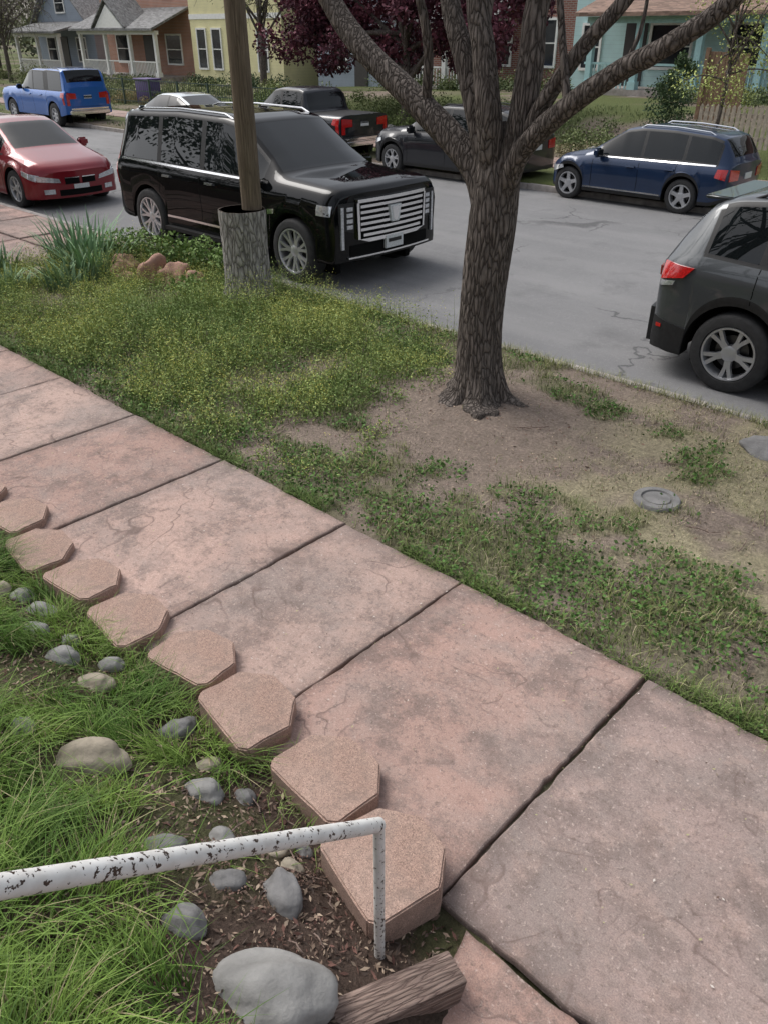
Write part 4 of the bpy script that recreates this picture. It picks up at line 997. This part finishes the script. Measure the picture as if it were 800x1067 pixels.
window(K,-18.2,.7,1.5,2.9,31,'white');window(K,-15.0,1.5,1.6,2.9,31,'white');window(K,-12.2,1.3,1.6,2.9,31,'white')
K.box("door",-16.8,-15.95,30.95,31.02,.96,3.0,'darkdoor');window(K,-16.5,1.2,4.2,5.6,31);window(K,-13,1.2,4.2,5.6,31);K.done()
K=Kit("brick_house",(-22,35,.4))
K.box("walls",-27.4,-19.6,32,41,-.2,6.2,'brickd');hip(K,-27.4,-19.6,32,41,6.2,2.6,'roofgrey')
window(K,-20.9,.9,1.5,3.1,32);window(K,-23.2,1.1,1.5,3.1,32);window(K,-21,1,4,5.3,32);K.box("door",-25.5,-24.6,31.95,32.02,.7,2.8,'darkdoor');porch(K,-27,-22.4,30,32,.6,3.0,(-26.8,-24.7,-22.6),'roofgrey','white',.7);K.done()
K=Kit("bluegrey_house",(-31,35,.3))
K.box("walls",-34.6,-28.4,32,41,-.3,6.2,'bluegrey');gable(K,-34.6,-28.4,32,41,6.2,2.8,'roofgrey','bluegrey');window(K,-33,1.,1.2,2.9,32);window(K,-30,1.2,1.2,2.9,32);K.box("door",-31.9,-31,31.95,32.02,.2,2.4,'darkdoor');K.done()
K=Kit("yellow_house",(-40,35,0))
K.box("walls",-44.6,-36.6,31.4,41,-.4,7,'yellow');gable(K,-44.6,-36.6,31.4,41,7,3,'roofgrey','yellow')
for x in (-43.6,-42.2,-38.2): window(K,x,.75,.9,2.8,31.4)
K.box("door",-40.7,-39.8,31.35,31.42,.2,2.6,'white');window(K,-40.5,1.4,4.6,6,31.4);K.box("walls",-44.62,-36.58,31.36,31.39,3.3,3.55,'white')
K.box("steps",-41.2,-39.4,30.2,31.39,-.4,.2,'concrete');K.done()
K=Kit("brick_house",(-50.5,36,0))
K.box("walls",-56.2,-45.6,32.6,42,-.5,7,'brick');hip(K,-56.2,-45.6,32.6,42,7,3,'roofgrey')
porch(K,-55.6,-46.6,30.2,32.6,.35,2.75,(-55.4,-52.4,-49.6,-46.8),'roofgrey','white',1.1,steps=-51)
K.poly("porch_gable",[(-52.6,29.9,2.9),(-49.4,29.9,2.9),(-51,29.9,4.1)],'white',(0,2.0,0));K.poly("porch_gable",[(-52.9,29.8,2.85),(-51,29.8,4.35),(-51,32,4.35),(-52.9,32,2.85)],'roofgrey',(0,0,.1));K.poly("porch_gable",[(-49.1,29.8,2.85),(-51,29.8,4.35),(-51,32,4.35),(-49.1,32,2.85)],'roofgrey',(0,0,.1))
for x in (-54,-48.2): window(K,x,1.5,1.0,2.5,32.6)
K.box("door",-51.5,-50.5,32.55,32.62,.36,2.5,'darkdoor');window(K,-54,1.2,4.6,6,32.6);window(K,-48.5,1.2,4.6,6,32.6);K.done()
K=Kit("bluegrey_house",(-62,36,0))
K.box("walls",-66.5,-58.3,33,42,-.6,3.1,'bluegrey');gable(K,-66.5,-58.3,33,42,3.1,3.4,'roofgrey','bluegrey');porch(K,-65.6,-59,30.6,33,.2,2.6,(-65.4,-62.3,-59.2),'roofgrey','white',.6)
for x in (-64.5,-60.2): window(K,x,1.2,.9,2.3,33)
window(K,-62.4,1.2,3.9,5,33);K.box("door",-63,-62.1,32.95,33.02,.2,2.4,'darkdoor');K.done()
K=Kit("brick_house",(-5,36,.5))
K.box("walls",-8.6,.5,32,41,0,6.5,'brickd');hip(K,-8.6,.5,32,41,6.5,3,'roofgrey');porch(K,-8,0,29.6,32,1.1,3.5,(-7.8,-5,-2.5,-.2),'roofgrey','white',.8);window(K,-6.5,1.3,1.7,3.1,32);window(K,-2,1.3,1.7,3.1,32);K.done()
# houses on this side of the street, behind the camera (seen in the reflections)
for (a,b,wm,rm) in ((-5,5,'brickd','roofgrey'),(-17,-8.5,'brick','roofgrey'),(-29,-20.5,'yellow','roofbrown'),(-41,-32,'brickd','roofgrey')):
    K=Kit("brick_house" if wm!='yellow' else "yellow_house",((a+b)/2,-14,1))
    K.box("walls",a,b,-19,-9,.4,7,wm);hip(K,a,b,-19,-9,7,3,rm)
    for x in (a+1.8,b-1.8): window(K,x,1.4,2.2,3.9,-9,'white',True,-1);window(K,x,1.1,5,6.3,-9,'white',True,-1)
    K.box("door",(a+b)/2-.5,(a+b)/2+.5,-9.02,-8.95,1.3,3.5,'darkdoor');K.done()
K=Kit("wire_fence",(-30,20.2,.2))
for x in np.arange(-40,-21,2.0): K.box("posts",x-.03,x+.03,20.17,20.23,-.1,1.05,'fenceg')
for z in (.2,.6,1.0): K.box("rails",-40,-22,20.19,20.21,z-.015,z+.015,'fenceg')
for x in np.arange(-40,-22,.14): K.box("wires",x-.008,x+.008,20.185,20.195,.1,1.02,'fenceg')
K.done()
K=Kit("picket_fence",(-6,20,.6))
for x in np.arange(-8.7,-1,.125):
    h=1.30+random.uniform(-.03,.03);K.poly("pickets",[(x,20,.42),(x+.085,20,.42),(x+.085,20,h-.06),(x+.042,20,h),(x,20,h-.06)],'woodl',(0,.02,0))
for z in (.62,1.08): K.box("rails",-8.7,-1,20.023,20.06,z-.04,z+.04,'woodl')
K.done()
K=Kit("wood_panel_fence",(-8.6,23,1))
for x in np.arange(-10.0,-9.0,.15): K.box("boards",x,x+.14,23,23.03,.6,2.25+random.uniform(-.02,.02),'woodb')
K.box("posts",-10.1,-10.0,22.95,23.05,.5,2.35,'woodb');K.done()
K=Kit("trash_bin",(-33.2,20.9,0))
K.box("body",-33.7,-32.7,20.6,21.2,.05,.95,'bin',.05);K.box("lid",-33.75,-32.65,20.55,21.25,.96,1.03,'bin',.02);K.done()
# ------------------------------------------------------------------ background trees / shrubs
def simpletree(name,x,y,z,h,r,clumps,leaf,cA,cB,bark='bark',br=6):
    e=empty(name,(x,y,z));bm=bmesh.new()
    tube(bm,cr([(x,y,z-.2),(x+.05,y,z+h*.35),(x-.05,y,z+h*.7)],6),[r*(1-.05*k) for k in range(13)],12)
    for k in range(br):
        c=clumps[k%len(clumps)];zb_=z+h*random.uniform(.25,.6)
        tube(bm,cr([(x,y,zb_),((x+c[0])/2,(y+c[1])/2,(zb_+c[2])/2+.1),(c[0],c[1],c[2])],4),[r*.5*(1-.1*i) for i in range(9)],8)
    bmobj("trunk",bm,[bark],e);foliage("crown",clumps,leaf,cA,cB,e,hollow=2.4);return e
cl=[]
for k in range(120):
    xx_=random.uniform(-23.9,-14.6);edge_=abs(xx_+19.2)/4.6
    cl.append((xx_,20.6+random.uniform(-1.3,2.0),random.uniform(1.7+.8*edge_**3,4.4) if k<94 else random.uniform(4.3,6.4),random.uniform(.45,.9),random.uniform(.45,.9),random.uniform(.3,.65),random.randint(320,520)))
simpletree("purple_leaf_tree",-18.3,20.5,.1,4.5,.16,cl,.13,(.045,.016,.025),(.21,.068,.095),br=16)
cl=[(-7.9+random.uniform(-1.0,1.1),19.4+random.uniform(-.7,.7),random.uniform(1.4,4.6),.35,.35,.35,120) for k in range(26)]
simpletree("young_leafing_tree",-8.0,19.4,.5,4.2,.05,cl,.055,(.28,.34,.09),(.5,.56,.2),br=20)
# leafy trees added out of frame at the left to reflect in the car windows
for (qx,qy) in ((-24,3.2),(-34,3.4),(-27,-5.5)):
    cl=[(qx+random.uniform(-3.2,3.2),qy+random.uniform(-3,2.6),random.uniform(3.6,11),random.uniform(.8,1.5),random.uniform(.8,1.5),random.uniform(.6,1.1),160) for k in range(46)]
    simpletree("reflection_tree",qx,qy,0,8,.25,cl,.22,(.05,.08,.03),(.14,.19,.07),br=16)
PBt=[]
def twigtree(name,x,y,z,h,r,ncol,seed,n=90,droop=.5,lc=(.26,.28,.13)):
    random.seed(seed);e=empty(name,(x,y,z));bm=bmesh.new()
    tube(bm,cr([(x,y,z-.2),(x+.1,y,z+h*.3),(x,y,z+h*.55)],6),[r*(1-.04*k) for k in range(13)],10);tips=[]
    for k in range(12):
        a=random.uniform(0,6.28);zb_=z+h*random.uniform(.22,.5);R_=h*random.uniform(.25,.5);zt=z+h*random.uniform(.6,1.)
        p=cr([(x,y,zb_),(x+math.cos(a)*R_*.4,y+math.sin(a)*R_*.4,(zb_+zt)/2+.3),(x+math.cos(a)*R_,y+math.sin(a)*R_,zt)],5)
        tube(bm,p,[r*.35*(1-.08*i) for i in range(11)],6);tips+=p[3:]
    for k in range(n*4):
        p=random.choice(tips);d=Vector((random.gauss(0,1),random.gauss(0,1),random.gauss(.1,.6)))*h*.07
        q=p+d;q2=q+d*.6+Vector((0,0,-droop*random.uniform(.4,1.6)));tube(bm,[p,q,q2],[.02,.013,.006],4,0,False)
        for j in range(5): PBt.append(tuple(q.lerp(q2,random.random())+Vector((random.gauss(0,.12),random.gauss(0,.12),random.gauss(0,.12)))))
    bmobj("trunk_and_twigs",bm,[ncol],e);P=np.array(PBt);m=len(P);PBt.clear()
    attach(leaves("buds",P,rng.uniform(.05,.12,m),np.array(lc)*rng.uniform(.6,1.4,(m,1))),e)
twigtree("willow_tree",-62,27.5,-.1,7,.25,'bark',3,150,1.4,(.32,.33,.15))
twigtree("bare_tree",-70,30,-.1,9,.3,'bark',4,120,.4);twigtree("bare_tree",-55,25,-.1,6,.15,'bark',6,70,.4,(.24,.26,.12))
twigtree("bare_tree",-33,27,.1,7,.18,'bark',8,90,.3,(.24,.26,.1));twigtree("bare_tree",-3.0,21,.5,7,.18,'bark',9,90,.3,(.28,.3,.1))
twigtree("bare_tree",-12,-6,1,9,.25,'bark',12,140,.4);twigtree("bare_tree",7,-6,1,8,.25,'bark',14,120,.4)
random.seed(11)
cl=[(-9.45+random.uniform(-.25,.25),20.0+random.uniform(-.25,.25),.75+.15*k,max(.12,.62-.052*k),max(.12,.62-.052*k),.22,380) for k in range(10)]
foliage("conifer_shrub",cl,.06,(.03,.06,.03),(.09,.14,.06))
def shrubs(name,x0,x1,y0,y1,n,r0,r1,leaf,cA,cB,num=350,zoff=.3):
    cl=[]
    for k in range(n):
        x=random.uniform(x0,x1);y=random.uniform(y0,y1);r=random.uniform(r0,r1);cl.append((x,y,float(TZ(x,y))+r*zoff,r,r*.9,r*.75,num))
    return foliage(name,cl,leaf,cA,cB)
shrubs("garden_shrubs",-17,-8.6,19.2,22,34,.3,.6,.06,(.07,.11,.04),(.22,.26,.11))
shrubs("garden_shrubs",-17,-8.6,18.5,19.4,22,.15,.35,.05,(.16,.14,.08),(.36,.32,.19))
shrubs("garden_shrubs",-28,-17,18.9,23,40,.3,.7,.07,(.07,.11,.035),(.22,.27,.1))
shrubs("garden_shrubs",-44,-28,20.6,25,46,.3,.75,.08,(.08,.11,.04),(.26,.28,.12))
shrubs("garden_shrubs",-66,-44,22,28,46,.4,1.0,.10,(.07,.1,.04),(.24,.26,.11))
shrubs("garden_shrubs",-36,-31,20.4,21.2,9,.3,.5,.07,(.32,.24,.12),(.5,.42,.22))
shrubs("porch_hedge",-43,-36,29.5,31,14,.4,.8,.1,(.03,.06,.03),(.09,.13,.06));shrubs("porch_hedge",-55,-45,29,30,16,.3,.6,.1,(.04,.07,.03),(.13,.17,.07))
shrubs("porch_hedge",-27,-18,28,30.5,18,.4,.9,.09,(.04,.07,.03),(.16,.19,.08));shrubs("porch_hedge",-13.5,-8,26.5,28.5,14,.4,.8,.08,(.06,.09,.04),(.18,.22,.09))
for k in range(26):
    x=random.uniform(-24,-9);y=random.uniform(18.5,20.2);rock(x,y,random.uniform(.15,.32),random.uniform(.12,.2),random.uniform(.1,.22),random.choice(['rockred','rocktan','rock']),"garden_rock",rough=.35,sink=.25)
x,y=sc(26000,-45,-2,15.2,24);k=((y<16.8)|(y>18.4))&(fbm(x*.7,y*.7,88)>.4);x,y=x[k],y[k];n=len(x)
blades("far_lawn_grass",np.stack([x,y,TZ(x,y)],1),rng.uniform(.06,.16,n),rng.uniform(.015,.03,n),rng.uniform(.2,1.2,n),np.array([.15,.20,.07])*rng.uniform(.6,1.4,(n,1)),2)
cl=[]
for k in range(60):
    x=random.uniform(-150,20);cl.append((x,random.uniform(48,62),random.uniform(1,8),random.uniform(2.5,5),random.uniform(2,4),random.uniform(2,4),300))
foliage("distant_trees",cl,.6,(.07,.08,.055),(.19,.21,.12))
cl=[(-90+random.uniform(-30,12),random.uniform(20,42),random.uniform(1,7),random.uniform(1.5,3.5),random.uniform(1.5,3),random.uniform(1.5,3),420) for k in range(26)]
foliage("distant_trees",cl,.35,(.07,.075,.05),(.2,.21,.13))
# ------------------------------------------------------------------ sky, sun, camera
w=bpy.data.worlds.new("World");SC.world=w;w.use_nodes=True;nt=w.node_tree;bg=nt.nodes["Background"]
sk=nt.nodes.new("ShaderNodeTexSky");sk.sky_type='NISHITA';sk.sun_disc=False
EL,AZ=math.radians(52),math.radians(262)
sk.sun_elevation=EL;sk.sun_rotation=AZ;sk.air_density=1.0;sk.dust_density=4.0;sk.ozone_density=1.0
hs=nt.nodes.new("ShaderNodeHueSaturation");hs.inputs["Saturation"].default_value=.35;hs.inputs["Value"].default_value=1.3
nt.links.new(sk.outputs[0],hs.inputs["Color"]);nt.links.new(hs.outputs[0],bg.inputs[0]);bg.inputs[1].default_value=.15
sun=bpy.data.lights.new("sun","SUN");sun.energy=1.5;sun.angle=math.radians(30);sun.color=(1,.975,.94)
so=bpy.data.objects.new("sun",sun);COL.objects.link(so)
d=Vector((math.sin(AZ)*math.cos(EL),math.cos(AZ)*math.cos(EL),math.sin(EL)))
so.rotation_euler=d.to_track_quat('Z','Y').to_euler()
cam=bpy.data.cameras.new("camera");cam.sensor_fit='VERTICAL';cam.sensor_height=36;cam.lens=825/1067*36;cam.clip_end=3000;cam.clip_start=.05
co=bpy.data.objects.new("camera",cam);COL.objects.link(co);co.location=(0,0,2.7)
co.rotation_euler=(math.radians(90)-math.atan(500.5/825),0,math.radians(43.1));SC.camera=co
SC.view_settings.view_transform='Standard';SC.view_settings.look='None';SC.view_settings.exposure=0
